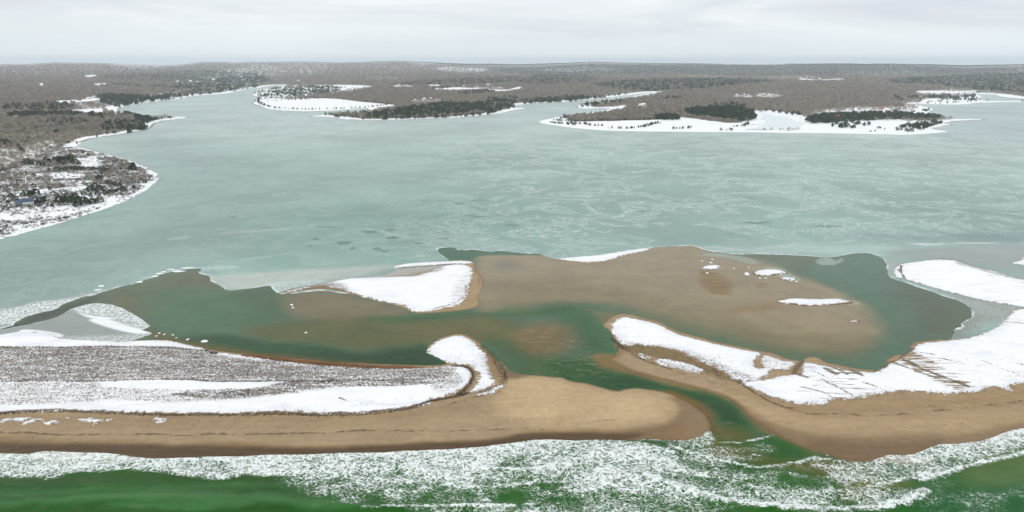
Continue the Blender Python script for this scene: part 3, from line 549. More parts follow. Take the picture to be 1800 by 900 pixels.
# ------------------------------------------------------------------ far coast, bay ice, mainland
COAST = [(-700, 560), (-300, 490), (-100, 445), (0, 423), (40, 413), (100, 396), (160, 378), (200, 365), (240, 347), (265, 333), (280, 320), (285, 313), (280, 303), (265, 295), (235, 282), (200, 272), (165, 265), (144, 259), (140, 255), (155, 247), (180, 241), (220, 236),
    (255, 229), (270, 224), (275, 219), (290, 213), (320, 209), (337, 206), (320, 205), (300, 205), (276, 207), (260, 203), (236, 200), (216, 196), (212, 191), (225, 187), (250, 182), (290, 177), (330, 172), (345, 168), (380, 166), (400, 164), (425, 160),
    (440, 156), (460, 154.5), (475, 151.5), (495, 149.5), (485, 152.5), (464, 157), (446, 163), (440, 167.5), (456, 170), (450, 174), (440, 182), (458, 188), (480, 193.5), (520, 196), (556, 196), (600, 194), (640, 191), (640, 197), (580, 201), (536, 205), (560, 205.5), (585, 207), (605, 210),
    (640, 212), (700, 211), (760, 209), (820, 206), (860, 202.5), (890, 198), (915, 193), (930, 190), (912, 189.5), (900, 187.5), (920, 184), (960, 181.5), (1000, 179), (1040, 175), (1070, 172), (1100, 168), (1152, 162), (1104, 170), (1064, 176), (1030, 181), (1008, 187.5), (1030, 191), (1070, 190), (1060, 194),
    (1012, 200), (990, 203), (965, 207), (946, 213), (952, 217.5), (976, 221), (1005, 225), (1050, 229), (1100, 231), (1180, 232), (1250, 232.5), (1320, 233), (1400, 234), (1480, 235), (1560, 236.5), (1600, 237), (1640, 234.5), (1672, 231.5), (1650, 228.5), (1640, 225), (1678, 219.5), (1662, 216),
    (1700, 212.5), (1742, 210), (1700, 208.5), (1664, 209), (1660, 206), (1640, 200), (1636, 195), (1648, 193), (1640, 190), (1626, 187), (1610, 182.5), (1640, 183), (1690, 184), (1724, 180.5), (1800, 179), (1800, 177), (1732, 177), (1726, 173), (1730, 169), (1718, 166), (1746, 166), (1756, 169.5), (1790, 173), (1830, 176), (1900, 182), (2500, 200),
    (2500, 800), (900, 900), (-700, 800)]
BAY = wpoly(COAST, n=2)
POND = wpoly([(1332, 198), (1346, 197.5), (1376, 202), (1400, 206), (1410, 212), (1427, 218), (1415, 225), (1396, 227.5), (1310, 228), (1322, 220), (1334, 212), (1326, 205)])
SKYLINE = np.array([(-500, 112), (0, 112), (60, 111), (100, 109), (150, 109), (200, 111), (250, 113), (285, 114.5), (320, 112), (360, 108), (395, 108), (412, 109.5), (430, 109), (480, 108), (550, 107.5), (600, 109.5), (650, 108), (700, 107.5), (750, 109), (780, 111.5), (820, 113), (900, 113.5), (960, 112.5), (1000, 111),
    (1050, 109.5), (1100, 110.5), (1200, 111.5), (1300, 112.5), (1400, 112.5), (1500, 111.5), (1600, 112.5), (1700, 114), (1800, 112.5), (2300, 113)], float)
RIDGE = 10500.0
def land_height(X, Y, s):
    """height of the mainland from the distance s to the coast"""
    D = np.hypot(X, Y); px = 900+FPX*np.clip(X/np.maximum(Y, 1), -1.2, 1.2)/math.cos(PITCH)*1.0
    hr_ = H-(np.interp(px, SKYLINE[:, 0], SKYLINE[:, 1])+1.0-HORIZON)/FPX*RIDGE+2.5*np.sin(px/31)+2*np.sin(px/13.7+1)
    z = np.where(s < 0, np.maximum(s*.05, -1.2), np.minimum(s*.05, 1.0)+np.clip((s-60)*.004, 0, 9))
    rise = sstep(5200, RIDGE, D)*hr_*(1-.55*sstep(RIDGE, 17500, D))
    z = z+rise+np.clip((s-80)/600, 0, 1)*fbm(X, Y, 900, 3, 12)*np.clip(D/4000, 0, 1)*5
    return z
ang = np.linspace(-math.radians(47), math.radians(47), 860)
def rings(y0, y1, step, cap=160.0, dmax=18500.):
    out = [float(gp(900, y0)[1])]; end = dmax if y1 is None else float(gp(900, y1)[1])
    while out[-1] < end:
        d = out[-1]; st = step(d) if callable(step) else step
        out.append(d+min(max(d*d/(H*FPX)*st, .6), cap))
    return np.array(out)
# bay ice
dr = rings(606, 147, lambda d: .8 if d < 620 else 1.7)
A, D = np.meshgrid(np.linspace(-math.radians(44), math.radians(44), 900), dr); X = D*np.sin(A); Y = D*np.cos(A)
si = sdf(ICE, X, Y, 500); rough = 2.0*fbm(X, Y, 13, 5, 40)+.7*fbm(X, Y, 3, 2, 44); near = np.clip(1-(D-450)/400, 0, 1)
si = si+rough*near
sb = sdf(BAY, X, Y, 60)
PX = 900+FPX*(X/(Y*cP+(H)*sP)); DEP = np.arctan2(H, Y); PY = 450-FPX*np.tan(PITCH-DEP)
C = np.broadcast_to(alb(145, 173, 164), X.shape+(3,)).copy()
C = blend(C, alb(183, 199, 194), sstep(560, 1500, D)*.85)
C = blend(C, alb(136, 157, 149), sstep(-40, 70, sdf(wpoly([(-400, 470), (0, 432), (150, 395), (260, 345), (330, 330), (520, 370), (480, 430), (300, 470), (0, 540), (-400, 600)]), X, Y, 200))*.9)
C = blend(C, alb(141, 161, 157), sstep(-60, 120, sdf(wpoly([(200, 262), (300, 240), (420, 262), (420, 310), (320, 345), (285, 320)]), X, Y, 300))*.7)
C = blend(C, alb(129, 161, 149), sstep(-60, 60, sdf(wpoly([(480, 370), (900, 350), (960, 400), (760, 430), (560, 440), (430, 430)]), X, Y, 200))*.8)
C = blend(C, alb(145, 178, 165), sstep(-15, 25, sdf(wpoly([(380, 470), (560, 450), (760, 446), (780, 460), (640, 470), (470, 500), (380, 490)]), X, Y, 80))*.9)
C = blend(C, alb(193, 199, 187), sstep(-5, 8, sdf(wpoly([(355, 486), (440, 480), (620, 468), (700, 466), (640, 486), (500, 502), (470, 510), (400, 508)]), X, Y, 40))*.75)
C = blend(C, alb(156, 181, 174), sstep(-12, 12, sdf(wpoly([(1180, 434), (1300, 428), (1560, 432), (1850, 428), (1850, 438), (1650, 440), (1560, 452), (1250, 446)]), X, Y, 60))*.85)
C = blend(C, alb(177, 202, 193), sstep(-6, 8, sdf(wpoly([(1230, 440), (1420, 430), (1580, 434), (1560, 450), (1400, 446), (1280, 446)]), X, Y, 60))*.7)
C = blend(C, alb(124, 145, 144), sstep(-14, 14, sdf(wpoly([(1480, 414), (1700, 408), (1900, 405), (1900, 424), (1600, 426)]), X, Y, 60))*.8)
C = blend(C, alb(154, 164, 159), sstep(-6, 8, sdf(wpoly([(1560, 440), (1900, 432), (1900, 500), (1700, 462), (1600, 456)]), X, Y, 60))*.9)
C = blend(C, alb(145, 149, 140), sstep(-3, 4, sdf(wpoly([(1556, 470), (1600, 496), (1700, 520), (1760, 530), (1850, 540), (1740, 570), (1680, 600), (1660, 570), (1710, 545)]), X, Y, 60))*.9)
C = blend(C, alb(167, 178, 170), sstep(-1, 3, sdf(wpoly([(1553, 462), (1580, 458), (1580, 490), (1566, 488)]), X, Y, 60))*.9)
C = blend(C, alb(172, 189, 189), sstep(-20, 60, sdf(wpoly([(1660, 240), (1680, 190), (1900, 185), (2300, 200), (2300, 260), (1800, 250)]), X, Y, 200))*.8)
C = blend(C, alb(163, 169, 161), sstep(-4, 8, sdf(wpoly([(-300, 600), (-300, 560), (0, 538), (120, 520), (200, 504), (180, 516), (110, 540), (0, 575)]), X, Y, 40))*.8)
for ln, wd_, am in (([(1560, 432), (1650, 428.5), (1750, 427.5), (1900, 426)], 1.2, .75), ([(1250, 443), (1330, 436), (1420, 428), (1500, 424)], 1.0, .4), ([(300, 420), (380, 412), (440, 407), (520, 402)], 1.2, .3), ([(400, 460), (470, 452), (500, 448)], .8, .35), ([(545, 396), (620, 400), (680, 410), (740, 425), (770, 434)], .5, .22), ([(1180, 435), (1240, 434), (1320, 441), (1400, 446)], 1.2, .4)):
    C = blend(C, alb(209, 219, 212), sstep(-3.0, 0, sdf(wpoly(ln, closed=False), X+fbm(X, Y, 14, 3, 61)*3, Y+fbm(X, Y, 14, 3, 62)*5, 12, False)+wd_)*am*np.clip(.6+1.6*fbm(X, Y, 20, 3, 63), 0, 1))
for (px_, py_, rx, ry) in ((603, 427, 15, 4), (555, 420, 6, 2), (663, 438, 8, 3), (690, 418, 10, 2.5), (650, 408, 16, 1.8), (835, 379, 18, 2.5), (575, 399, 18, 1.4), (805, 358, 12, 1.5), (843, 352, 12, 1.3), (690, 405, 14, 1.6), (675, 442, 10, 2), (620, 437, 4, 2), (545, 433, 4, 1.2), (1130, 372, 14, 1.6), (900, 396, 10, 1.5), (1330, 392, 22, 1.5), (1460, 398, 26, 1.6), (780, 420, 9, 1.8), (735, 428, 9, 1.5), (410, 382, 8, 1.2)):
    th = np.linspace(0, 6.283, 15)[:-1]; r = 1+.35*np.array([random.uniform(-1, 1) for _ in th])
    C = blend(C, alb(86, 122, 112), sstep(-.8, .5, sdf(wpoly(np.stack([px_+rx*np.cos(th)*r, py_+ry*np.sin(th)*r], 1)), X, Y, 20))*.85)
STK = .25+.75*sstep(-80, 80, sdf(wpoly([(860, 235), (1800, 240), (2200, 260), (2200, 420), (1500, 415), (1000, 440), (780, 420), (820, 330)]), X, Y, 300))
STK = np.maximum(STK, .9*sstep(-15, 25, sdf(wpoly([(640, 402), (720, 405), (780, 436), (740, 438), (680, 425)]), X, Y, 80)))
STK = np.maximum(STK, .8*sstep(-100, 100, sdf(wpoly([(340, 215), (450, 190), (700, 214), (640, 235), (400, 238)]), X, Y, 400)))
STK = STK*(1-.75*sstep(-15, 15, sdf(wpoly([(1180, 436), (1560, 424), (1850, 420), (1850, 560), (1560, 480), (1250, 448)]), X, Y, 60)))
GX = sstep(-3, 3, sdf(wpoly([(-300, 580), (0, 545), (60, 532), (130, 524), (186, 510), (170, 520), (110, 541), (40, 560), (0, 572), (-300, 600)]), X, Y, 30))
GX = np.maximum(GX, .5*sstep(-3, 3, sdf(wpoly([(470, 500), (560, 492), (560, 506), (500, 520), (478, 515)]), X, Y, 30)))
GX = np.maximum(GX, .5*sstep(-3, 3, sdf(wpoly([(240, 492), (330, 472), (410, 468), (410, 472), (330, 478)]), X, Y, 30)))
GX = np.maximum(GX, .65*sstep(-3, 3, sdf(wpoly([(1556, 490), (1700, 526), (1850, 550), (1740, 580), (1690, 585), (1720, 545)]), X, Y, 30))*.3)
edge = np.clip(si, -5, 60)
Zi = np.clip(si*.22, -.7, .16)
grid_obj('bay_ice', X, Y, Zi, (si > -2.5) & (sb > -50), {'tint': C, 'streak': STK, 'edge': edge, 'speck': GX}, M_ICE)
# shelf of grey ice beside the left spit
lo = np.maximum(SHELF.min(0)-3, (-330, 0)); hi = SHELF.max(0)+3
X, Y = np.meshgrid(np.arange(lo[0], hi[0], .8), np.arange(lo[1], hi[1], .8)); s = sdf(SHELF, X, Y, 30)+.5*fbm(X, Y, 4, 3, 50)
C = np.broadcast_to(alb(158, 166, 158), X.shape+(3,)).copy()
GX = sstep(-2, 2, sdf(wpoly([(125, 540), (160, 533), (190, 533), (222, 543), (266, 572), (262, 586), (225, 573), (190, 560), (140, 550)]), X, Y, 30))
GX = np.maximum(GX, .6*sstep(-2, 2, sdf(wpoly([(60, 594), (200, 590), (270, 586), (250, 600), (100, 602)]), X, Y, 30)))
for pts in ([(138, 550), (165, 556), (196, 559), (200, 562), (160, 560)], [(156, 563), (190, 562), (222, 572), (264, 585), (240, 587), (196, 578)], [(-300, 618), (0, 589), (40, 580), (90, 584), (108, 593), (0, 604), (-300, 630)]):
    C = blend(C, (.86, .87, .88), sstep(-.6, .6, sdf(wpoly(pts), X, Y, 20)))
    GX *= 1-sstep(-.6, .6, sdf(wpoly(pts), X, Y, 20))
grid_obj('ice_shelf', X, Y, np.clip(s*.25, -.5, .18), (s > -2), {'tint': C, 'streak': np.zeros_like(X), 'edge': np.clip(s, -5, 30), 'speck': GX}, M_ICE)

# mainland
dr = rings(560, None, lambda d: 1.6 if d < 520 else .85, 150.)
A, D = np.meshgrid(ang, dr); X = D*np.sin(A); Y = D*np.cos(A)
sl = -sdf(BAY, X, Y, 1500); sl = np.where((sl > 1499), 1500, sl)
dpond = sdf(POND, X, Y, 400); sl = np.minimum(sl, np.where(dpond > -399, -dpond, 1500))
sl = sl+fbm(X, Y, 18, 3, 60)*np.clip(D/500, .6, 4)
Zm = land_height(X, Y, sl)
ZH = 1.0                                                             # far layers are traced on ground about this high
STANDS = {}                                                          # evergreen stands: (label, outline, spacing, heights)
def m(pts, soft, mar=None): return sstep(-soft, soft, sdf(wpoly(pts, ZH), X, Y, mar or soft*2+5))
BROWN = alb(148, 136, 126)
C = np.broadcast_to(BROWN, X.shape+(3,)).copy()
C = blend(C, alb(168, 164, 164), sstep(2500, 9000, D))  # paler with distance: snowy woodland floor, and haze put into the colour
C = blend(C, alb(150, 138, 112), m([(0, 195), (200, 215), (260, 205), (240, 235), (140, 260), (100, 290), (0, 300), (-300, 330), (-300, 210)], 80)*.8)
C = blend(C, alb(100, 86, 58), m([(1010, 212), (1060, 200), (1130, 188), (1200, 195), (1190, 205), (1100, 212)], 30)*.6)
FOREST_FAR = [[(1040, 150), (1110, 144), (1200, 140), (1310, 140), (1360, 146), (1300, 152), (1230, 158), (1140, 161), (1080, 158)], [(1560, 143), (1700, 135), (1900, 136), (2300, 140), (2300, 176), (1900, 170), (1750, 162), (1700, 158), (1640, 152), (1580, 150)],
    [(850, 128), (1000, 126), (1300, 124), (1700, 128), (1780, 132), (1500, 137), (1200, 134), (950, 134)], [(700, 147), (850, 138), (1000, 134), (1060, 138), (900, 148), (760, 152)], [(170, 137), (300, 132), (450, 134), (460, 142), (330, 148), (200, 142)], [(400, 137), (470, 138), (480, 146), (430, 150), (380, 146)],
    [(920, 145), (1040, 141), (1040, 148), (930, 152)], [(640, 120), (900, 119), (1250, 119), (1200, 122), (800, 124)], [(1400, 122), (1800, 120), (2200, 122), (2200, 126), (1500, 126)]]
for p in FOREST_FAR: C = blend(C, alb(78, 88, 84), m(p, 60)*.8)
W = np.clip(D*.014+np.clip((D-1100)*.02, 0, 22), 8, 60)
sn = np.where(sl > -3, np.minimum(W-sl, 1.6*(sl-3.4-D*.0015)), -20.); sn = np.maximum(sn, np.where(dpond > -20, 6., -20.))
FIELDS = [[(446, 180), (458, 173), (500, 174.5), (560, 173), (600, 175), (640, 180), (690, 184), (690, 187), (620, 191), (540, 195), (480, 192), (450, 184)], [(562, 152), (590, 149), (640, 151), (660, 152), (620, 156), (585, 158)], [(690, 151), (726, 151), (722, 153), (694, 153)],
    [(752, 149), (775, 150), (772, 152.5), (754, 152)], [(760, 157.5), (800, 155.5), (830, 156.5), (900, 155), (830, 158), (780, 159)], [(855, 158), (890, 159), (912, 154), (915, 157), (880, 161)],
    [(945, 213), (990, 206), (1008, 213.5), (1060, 213), (1150, 211), (1185, 209), (1196, 206), (1240, 211), (1280, 216), (1318, 215), (1330, 224), (1300, 234), (1050, 230), (975, 222)],
    [(1300, 229), (1420, 229), (1500, 221), (1560, 214), (1620, 217), (1665, 222), (1672, 232), (1600, 238), (1300, 235)], [(1410, 222), (1460, 215), (1530, 212), (1600, 214), (1600, 222), (1500, 228), (1420, 230)],
    [(1613, 160), (1640, 160), (1690, 161), (1720, 160), (1690, 163.5), (1620, 164)], [(1618, 178), (1650, 172), (1720, 175), (1728, 181), (1640, 184)], [(1720, 180), (1800, 177.5), (1900, 178), (1900, 181), (1730, 182)], [(1718, 164), (1760, 165), (1830, 174), (1760, 171)],
    [(100, 178), (128, 177), (160, 174), (175, 171), (178, 176), (140, 180), (104, 181)], [(126, 194), (150, 192), (180, 191), (176, 197), (140, 197)], [(148, 173), (170, 171), (180, 175), (165, 177)], [(165, 148.5), (186, 147.5), (188, 149.5), (168, 150)], [(68, 149), (76, 148), (78, 152), (72, 152)],
    [(150, 137), (168, 136), (168, 138), (152, 138.5)], [(330, 168), (375, 165.5), (400, 161), (408, 162), (380, 167), (340, 170)], [(1040, 176), (1080, 170), (1130, 163), (1155, 160), (1150, 164), (1100, 171), (1060, 177)], [(985, 191), (1060, 189), (1095, 185), (1100, 188), (1060, 195), (1010, 201), (990, 200)],
    [(1408, 139), (1440, 141), (1480, 139), (1478, 142), (1440, 143), (1410, 142)], [(1330, 198), (1350, 194), (1380, 197), (1410, 204), (1400, 208), (1350, 199)], 
    [(110, 255), (150, 246), (160, 243), (175, 243), (150, 256), (118, 259)], [(130, 279), (170, 279), (180, 291), (150, 294), (132, 290)], [(90, 307), (145, 306), (145, 313), (95, 315)], [(84, 364), (130, 361), (200, 348), (200, 358), (120, 378), (80, 386)]]
for p in FIELDS: sn = np.maximum(sn, sdf(wpoly(p, ZH), X, Y, 20))
sp = np.zeros(X.shape)
SPECKS = [([(-300, 330), (0, 300), (80, 268), (140, 258), (200, 270), (286, 312), (260, 340), (0, 425), (-300, 480)], .80, 25), ([(-300, 300), (0, 262), (80, 245), (120, 258), (60, 290), (0, 310), (-300, 340)], .55, 30), ([(440, 168), (470, 156), (520, 150), (640, 150), (640, 158), (560, 168), (460, 176)], .85, 40),
    ([(300, 150), (420, 128), (500, 130), (480, 150), (400, 164), (300, 172)], .38, 60), ([(1400, 225), (1420, 200), (1480, 190), (1640, 190), (1660, 220), (1640, 235), (1420, 235)], .8, 25), ([(1610, 186), (1620, 160), (1760, 160), (1740, 180)], .5, 40), ([(600, 210), (820, 200), (1000, 175), (1100, 165), (1100, 172), (900, 192), (700, 212)], .35, 30),
    ([(720, 123), (760, 122), (770, 126), (730, 127)], .35, 60), ([(770, 127), (850, 127), (852, 131), (780, 131)], .55, 60), ([(950, 128), (1030, 127), (1040, 131), (960, 131)], .35, 60), ([(1040, 127), (1080, 126), (1100, 131), (1050, 132)], .3, 60), ([(1190, 135), (1300, 136), (1290, 140), (1200, 139)], .4, 60), ([(640, 138), (700, 137), (700, 141), (640, 142)], .4, 60), ([(1310, 138), (1420, 135), (1440, 141), (1330, 144)], .45, 60), ([(1480, 131), (1620, 132), (1610, 136), (1490, 136)], .3, 60), ([(1690, 138), (1740, 139), (1730, 143), (1690, 143)], .5, 60), ([(200, 125), (280, 124), (280, 129), (210, 129)], .4, 80), ([(20, 121), (60, 120), (50, 126), (20, 126)], .5, 80), ([(500, 126), (580, 126), (570, 134), (500, 135)], .30, 60), ([(860, 134), (920, 133), (910, 138), (860, 139)], .4, 60), ([(1290, 168), (1370, 163), (1370, 170), (1290, 172)], .45, 30), ([(50, 218), (130, 205), (130, 225), (60, 240)], .35, 40), ([(100, 200), (220, 170), (340, 160), (340, 175), (220, 190), (180, 200)], .45, 40)]
for p, a_, s_ in SPECKS: sp = np.maximum(sp, m(p, s_, 80)*a_)
sp = np.maximum(sp, .10*sstep(3000, 5000, D)*np.clip(fbm(X, Y, 700, 3, 71)*2.2, 0, 1))
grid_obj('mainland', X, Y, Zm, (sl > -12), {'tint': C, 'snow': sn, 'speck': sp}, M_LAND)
def ground(P):
    """land height at points (N,2)"""
    s_ = -sdf(BAY, P[:, 0], P[:, 1], 1500); return land_height(P[:, 0], P[:, 1], s_), s_
def at(px, py):
    p = gp(px, py, 1.0)
    for _ in range(2):
        z, _s = ground(p[None]); p = gp(px, py, float(z[0]))
    return float(p[0]), float(p[1]), float(z[0])

# ------------------------------------------------------------------ plants
M_BARK = plain('bark', (.12, .10, .085), .95, .05)
M_PINE = plain('pine_needles', (.034, .054, .023), .9, .05, .45, .7, .35)
M_PINE2 = plain('cedar_needles', (.062, .082, .036), .9, .05, .4, .7, .3)
M_TWIG = plain('bare_twigs', (.305, .268, .215), .95, .05, .35, .5, .30)
M_SCRUB = plain('brown_scrub', (.085, .068, .056), .95, .05, .4, .8, .4)
M_GRASS = plain('dune_grass', (.125, .107, .095), .95, .05, .4, 1.0, .4)
M_GRASS2 = plain('tan_grass', (.19, .145, .075), .95, .05, .35, 1.0, .35)
def leafy(name, mat, n, prof, leaf, thin=1.0, seed=0, droop=.3):
    """many small leaf faces spread through a crown volume of height 1 (prof: radius at height 0..1)"""
    r = np.random.default_rng(seed); V = []; Q = []
    lobes = r.uniform(-1, 1, 6)
    for i in range(n):
        t = r.uniform(.08, 1)**.85; a = r.uniform(0, 6.283)
        R = prof(t)*(.55+.45*r.uniform()**.5)*(1+.22*math.sin(2*a+lobes[0]*3)+.15*math.sin(3*a+lobes[1]*3+5*t))
        c = np.array([R*math.cos(a), R*math.sin(a), t])
        s_ = leaf*r.uniform(.6, 1.35)
        u = np.array([math.cos(a+r.normal()*.6), math.sin(a+r.normal()*.6), r.normal()*.3-droop]); u /= np.linalg.norm(u)
        q = np.cross(u, r.normal(size=3)); q /= np.linalg.norm(q)
        b = len(V); V += [c-u*s_-q*s_*.35*thin, c-u*s_*.2+q*s_*.6*thin, c+u*s_+q*s_*.2*thin, c+u*s_*.3-q*s_*.65*thin]; Q.append([b, b+1, b+2, b+3])
    me = mesh_np(name, np.array(V), np.array(Q), smooth_sh=False); me.materials.append(mat); return me
def trunk_mesh(name, h, r0, mat, limbs=4, seed=0):
    r = random.Random(seed); bm = bmesh.new()
    def cone(p0, p1, a, b, n=5):
        p0 = np.array(p0); p1 = np.array(p1); d = p1-p0; d = d/np.linalg.norm(d); u = np.cross(d, (.3, 1, .2)); u /= np.linalg.norm(u); v = np.cross(d, u)
        A_ = [bm.verts.new(p0+(u*math.cos(k*6.283/n)+v*math.sin(k*6.283/n))*a) for k in range(n)]; B_ = [bm.verts.new(p1+(u*math.cos(k*6.283/n)+v*math.sin(k*6.283/n))*b) for k in range(n)]
        for k in range(n): bm.faces.new((A_[k], A_[(k+1) % n], B_[(k+1) % n], B_[k]))
    cone((0, 0, -.05), (.01, 0, h), r0, r0*.35)
    for k in range(limbs):
        z = h*(.3+.6*k/limbs); a = r.uniform(0, 6.28); L_ = .22*(1.1-z)
        cone((0, 0, z), (L_*math.cos(a), L_*math.sin(a), z+.08), r0*.4, r0*.12, 3)
    me = bpy.data.meshes.new(name); bm.to_mesh(me); bm.free(); me.materials.append(mat); return me
CROWNS = [leafy('crown', M_PINE, 200, lambda t: .34*(1.08-t)**.7*min(1, t*6)+.02, .085, 1, 1), leafy('crown', M_PINE, 200, lambda t: .42*math.sin(math.pi*min(1, t*.92+.08))**.6, .10, 1, 2),
    leafy('crown', M_PINE2, 200, lambda t: .50*math.sin(math.pi*min(1, t*.85+.13))**.55, .11, 1, 3), leafy('crown', M_PINE, 190, lambda t: .30*(1.1-t)**.55*min(1, t*5)+.02, .085, 1, 4), leafy('crown', M_PINE2, 200, lambda t: .46*math.sin(math.pi*min(1, t*.9+.08))**.5, .10, 1, 5),
    leafy('crown', M_PINE, 210, lambda t: .62*math.sin(math.pi*min(1, t*.8+.18))**.5, .13, 1, 6)]
TRUNKS = [trunk_mesh('trunk', .75, .028, M_BARK, 4, k) for k in range(2)]
def joined(name, a, b):
    """one mesh out of two (the instanced kind of tree)"""
    bm = bmesh.new(); bm.from_mesh(a); n0 = len(bm.faces); bm.from_mesh(b); bm.faces.ensure_lookup_table()
    for f in bm.faces[n0:]: f.material_index = 1
    me = bpy.data.meshes.new(name); bm.to_mesh(me); bm.free(); me.materials.append(a.materials[0]); me.materials.append(b.materials[0]); return me
PINES = [bpy.data.objects.new('pine', joined('pine', c, TRUNKS[i % 2])) for i, c in enumerate(CROWNS)]
BARE = [bpy.data.objects.new('bare_tree', joined('bare_tree', leafy('twigs', M_TWIG, 70, lambda t: .52*math.sin(math.pi*min(1, t*.75+.22))**.6, .16, .34, 20+k, -.5), TRUNKS[k % 2])) for k in range(4)]
BUSH = [bpy.data.objects.new('bush', leafy('bush', mm, 34, lambda t: .85*math.sin(math.pi*min(1, t*.6+.36))**.6, .26, .55, 30+k, -.2)) for k, mm in enumerate((M_SCRUB, M_SCRUB, M_PINE2))]
def tuft(name, mat, n, seed):
    r = np.random.default_rng(seed); V = []; T = []
    for i in range(n):
        a = r.uniform(0, 6.283); o_ = r.uniform(0, .35); l = r.uniform(.7, 1.3); p = np.array([o_*math.cos(a), o_*math.sin(a), -.1]); side = np.array([-math.sin(a), math.cos(a), 0])*.13
        tip = np.array([(o_+.5*l)*math.cos(a+.4), (o_+.5*l)*math.sin(a+.4), l]); b = len(V); V += [p-side, p+side, tip]; T.append([b, b+1, b+2])
    me = mesh_np(name, np.array(V), np.array(T), smooth_sh=False); me.materials.append(mat); return me
TUFTS = [bpy.data.objects.new('tuft', tuft('tuft', mm, 9, 40+k)) for k, mm in enumerate((M_GRASS, M_GRASS, M_GRASS2))]

def scatter(name, P, scl, idx, templates, label, cat):
    """tens of thousands of plants as one object"""
    n = len(P); me = bpy.data.meshes.new(name); me.vertices.add(n); me.vertices.foreach_set('co', np.asarray(P, np.float32).ravel())
    for a, t, v in (('scl', 'FLOAT', scl), ('rot', 'FLOAT', rng.uniform(0, 6.283, n)), ('pick', 'INT', idx)):
        at_ = me.attributes.new(a, t, 'POINT'); at_.data.foreach_set('value', np.asarray(v, np.float32 if t == 'FLOAT' else np.int32))
    me.update(); o = link(name, me)
    g = bpy.data.node_groups.new(name, 'GeometryNodeTree')
    g.interface.new_socket('Geometry', in_out='INPUT', socket_type='NodeSocketGeometry'); g.interface.new_socket('Geometry', in_out='OUTPUT', socket_type='NodeSocketGeometry')
    gi = g.nodes.new('NodeGroupInput'); go = g.nodes.new('NodeGroupOutput'); ip = g.nodes.new('GeometryNodeInstanceOnPoints'); jn = g.nodes.new('GeometryNodeJoinGeometry')
    for tmp in templates:
        oi = g.nodes.new('GeometryNodeObjectInfo'); oi.inputs['Object'].default_value = tmp; oi.inputs['As Instance'].default_value = True
        g.links.new(oi.outputs['Geometry'], jn.inputs[0])
    def named(a, t):
        x = g.nodes.new('GeometryNodeInputNamedAttribute'); x.data_type = t; x.inputs['Name'].default_value = a
        return [q for q in x.outputs if q.enabled and q.name == 'Attribute'][0]
    cx = g.nodes.new('ShaderNodeCombineXYZ'); g.links.new(named('rot', 'FLOAT'), cx.inputs['Z'])
    g.links.new(gi.outputs[0], ip.inputs['Points']); g.links.new(jn.outputs[0], ip.inputs['Instance']); ip.inputs['Pick Instance'].default_value = True
    g.links.new(named('pick', 'INT'), ip.inputs['Instance Index']); g.links.new(cx.outputs[0], ip.inputs['Rotation']); g.links.new(named('scl', 'FLOAT'), ip.inputs['Scale'])
    g.links.new(ip.outputs[0], go.inputs[0])
    md = o.modifiers.new('scatter', 'NODES'); md.node_group = g
    return tag(o, label, cat, kind='stuff')

# evergreen stands ------------------------------------------------------------
SPOLY = []
trees = []                                                          # (x, y, height, crown, stand, weight)
def fill(stand, pts, spacing, h, crowns=(0, 1, 2, 3, 4, 5), wgt=1.0, thin=1.0, z=1.0):
    poly = wpoly(pts, z); SPOLY.append((poly, thin)); lo = poly.min(0); hi = poly.max(0)
    n = int(np.prod(hi-lo)/spacing**2); P = rng.uniform(lo, hi, (n, 2)); P = P[inside(poly, P[:, 0], P[:, 1])]
    cl = fbm(P[:, 0], P[:, 1], spacing*6, 3, 80)
    P = P[rng.uniform(size=len(P)) < np.clip(thin+cl*.9, .05, 1)]
    for p in P: trees.append((p[0], p[1], rng.uniform(*h), int(rng.choice(crowns)), stand, wgt))
def row(stand, pts, spacing, h, crowns=(1, 2, 4, 5), jit=1.5, wgt=1.6):
    poly = wpoly(pts, 1.0, 3, False); seg = np.diff(poly, axis=0); L_ = np.hypot(*seg.T); cum = np.concatenate([[0], np.cumsum(L_)])
    for q in np.arange(0, cum[-1], spacing):
        i = min(np.searchsorted(cum, q, 'right')-1, len(seg)-1); p = poly[i]+seg[i]*(q-cum[i])/L_[i]+rng.normal(size=2)*jit
        if rng.uniform() < .9: trees.append((p[0], p[1], rng.uniform(*h), int(rng.choice(crowns)), stand, wgt))
def spots(stand, lst, crowns=(1, 2, 5), wgt=2.5):
    for px, py, h in lst:
        p = gp(px, py, 1.0); trees.append((p[0], p[1], h, int(rng.choice(crowns)), stand, wgt))
G_ = {}                                                              # stand key: label, group
def stand(key, label, group): G_[key] = (label, group)
stand('house', 'dark evergreen tree around the blue roofed house on the snowy headland', 'evergreens around the blue roofed house')
stand('point', 'dark evergreen tree on the snow between the blue roofed house and the headland beach', 'evergreens behind the headland beach')
stand('clump', 'dark bushy evergreen in the clump behind the long hedge on the headland', 'evergreens in the clump behind the hedge')
stand('hedge', 'dark evergreen in the long straight hedge crossing the snowy headland', 'evergreens of the headland hedge')
stand('lone', 'tall lone evergreen standing at the right end of the headland hedge near the beach', 'lone headland evergreen')
stand('scrubland', 'rounded evergreen scattered in the brown scrub of the left shore', 'evergreens scattered in the left scrub')
stand('cove', 'evergreen in the dark grove above the white beach of the second left point', 'evergreens of the second left point')
stand('spit', 'small evergreen on the thin white sand spit of the left shore', 'evergreens on the thin left spit')
stand('band', 'evergreen in the green bands of trees across the left mainland', 'evergreens in the left bands')
stand('marsh', 'dark shrub in the rows bordering the oval snow field', 'shrubs round the oval snow field')
stand('village', 'dark evergreen among the snowy roofs of the village beyond the oval field', 'evergreens in the far village')
stand('pines', 'green pine in the wood along the white shore right of the oval snow field', 'pines of the middle shore wood')
stand('river', 'evergreen on the banks of the narrow far creek', 'evergreens along the far creek')
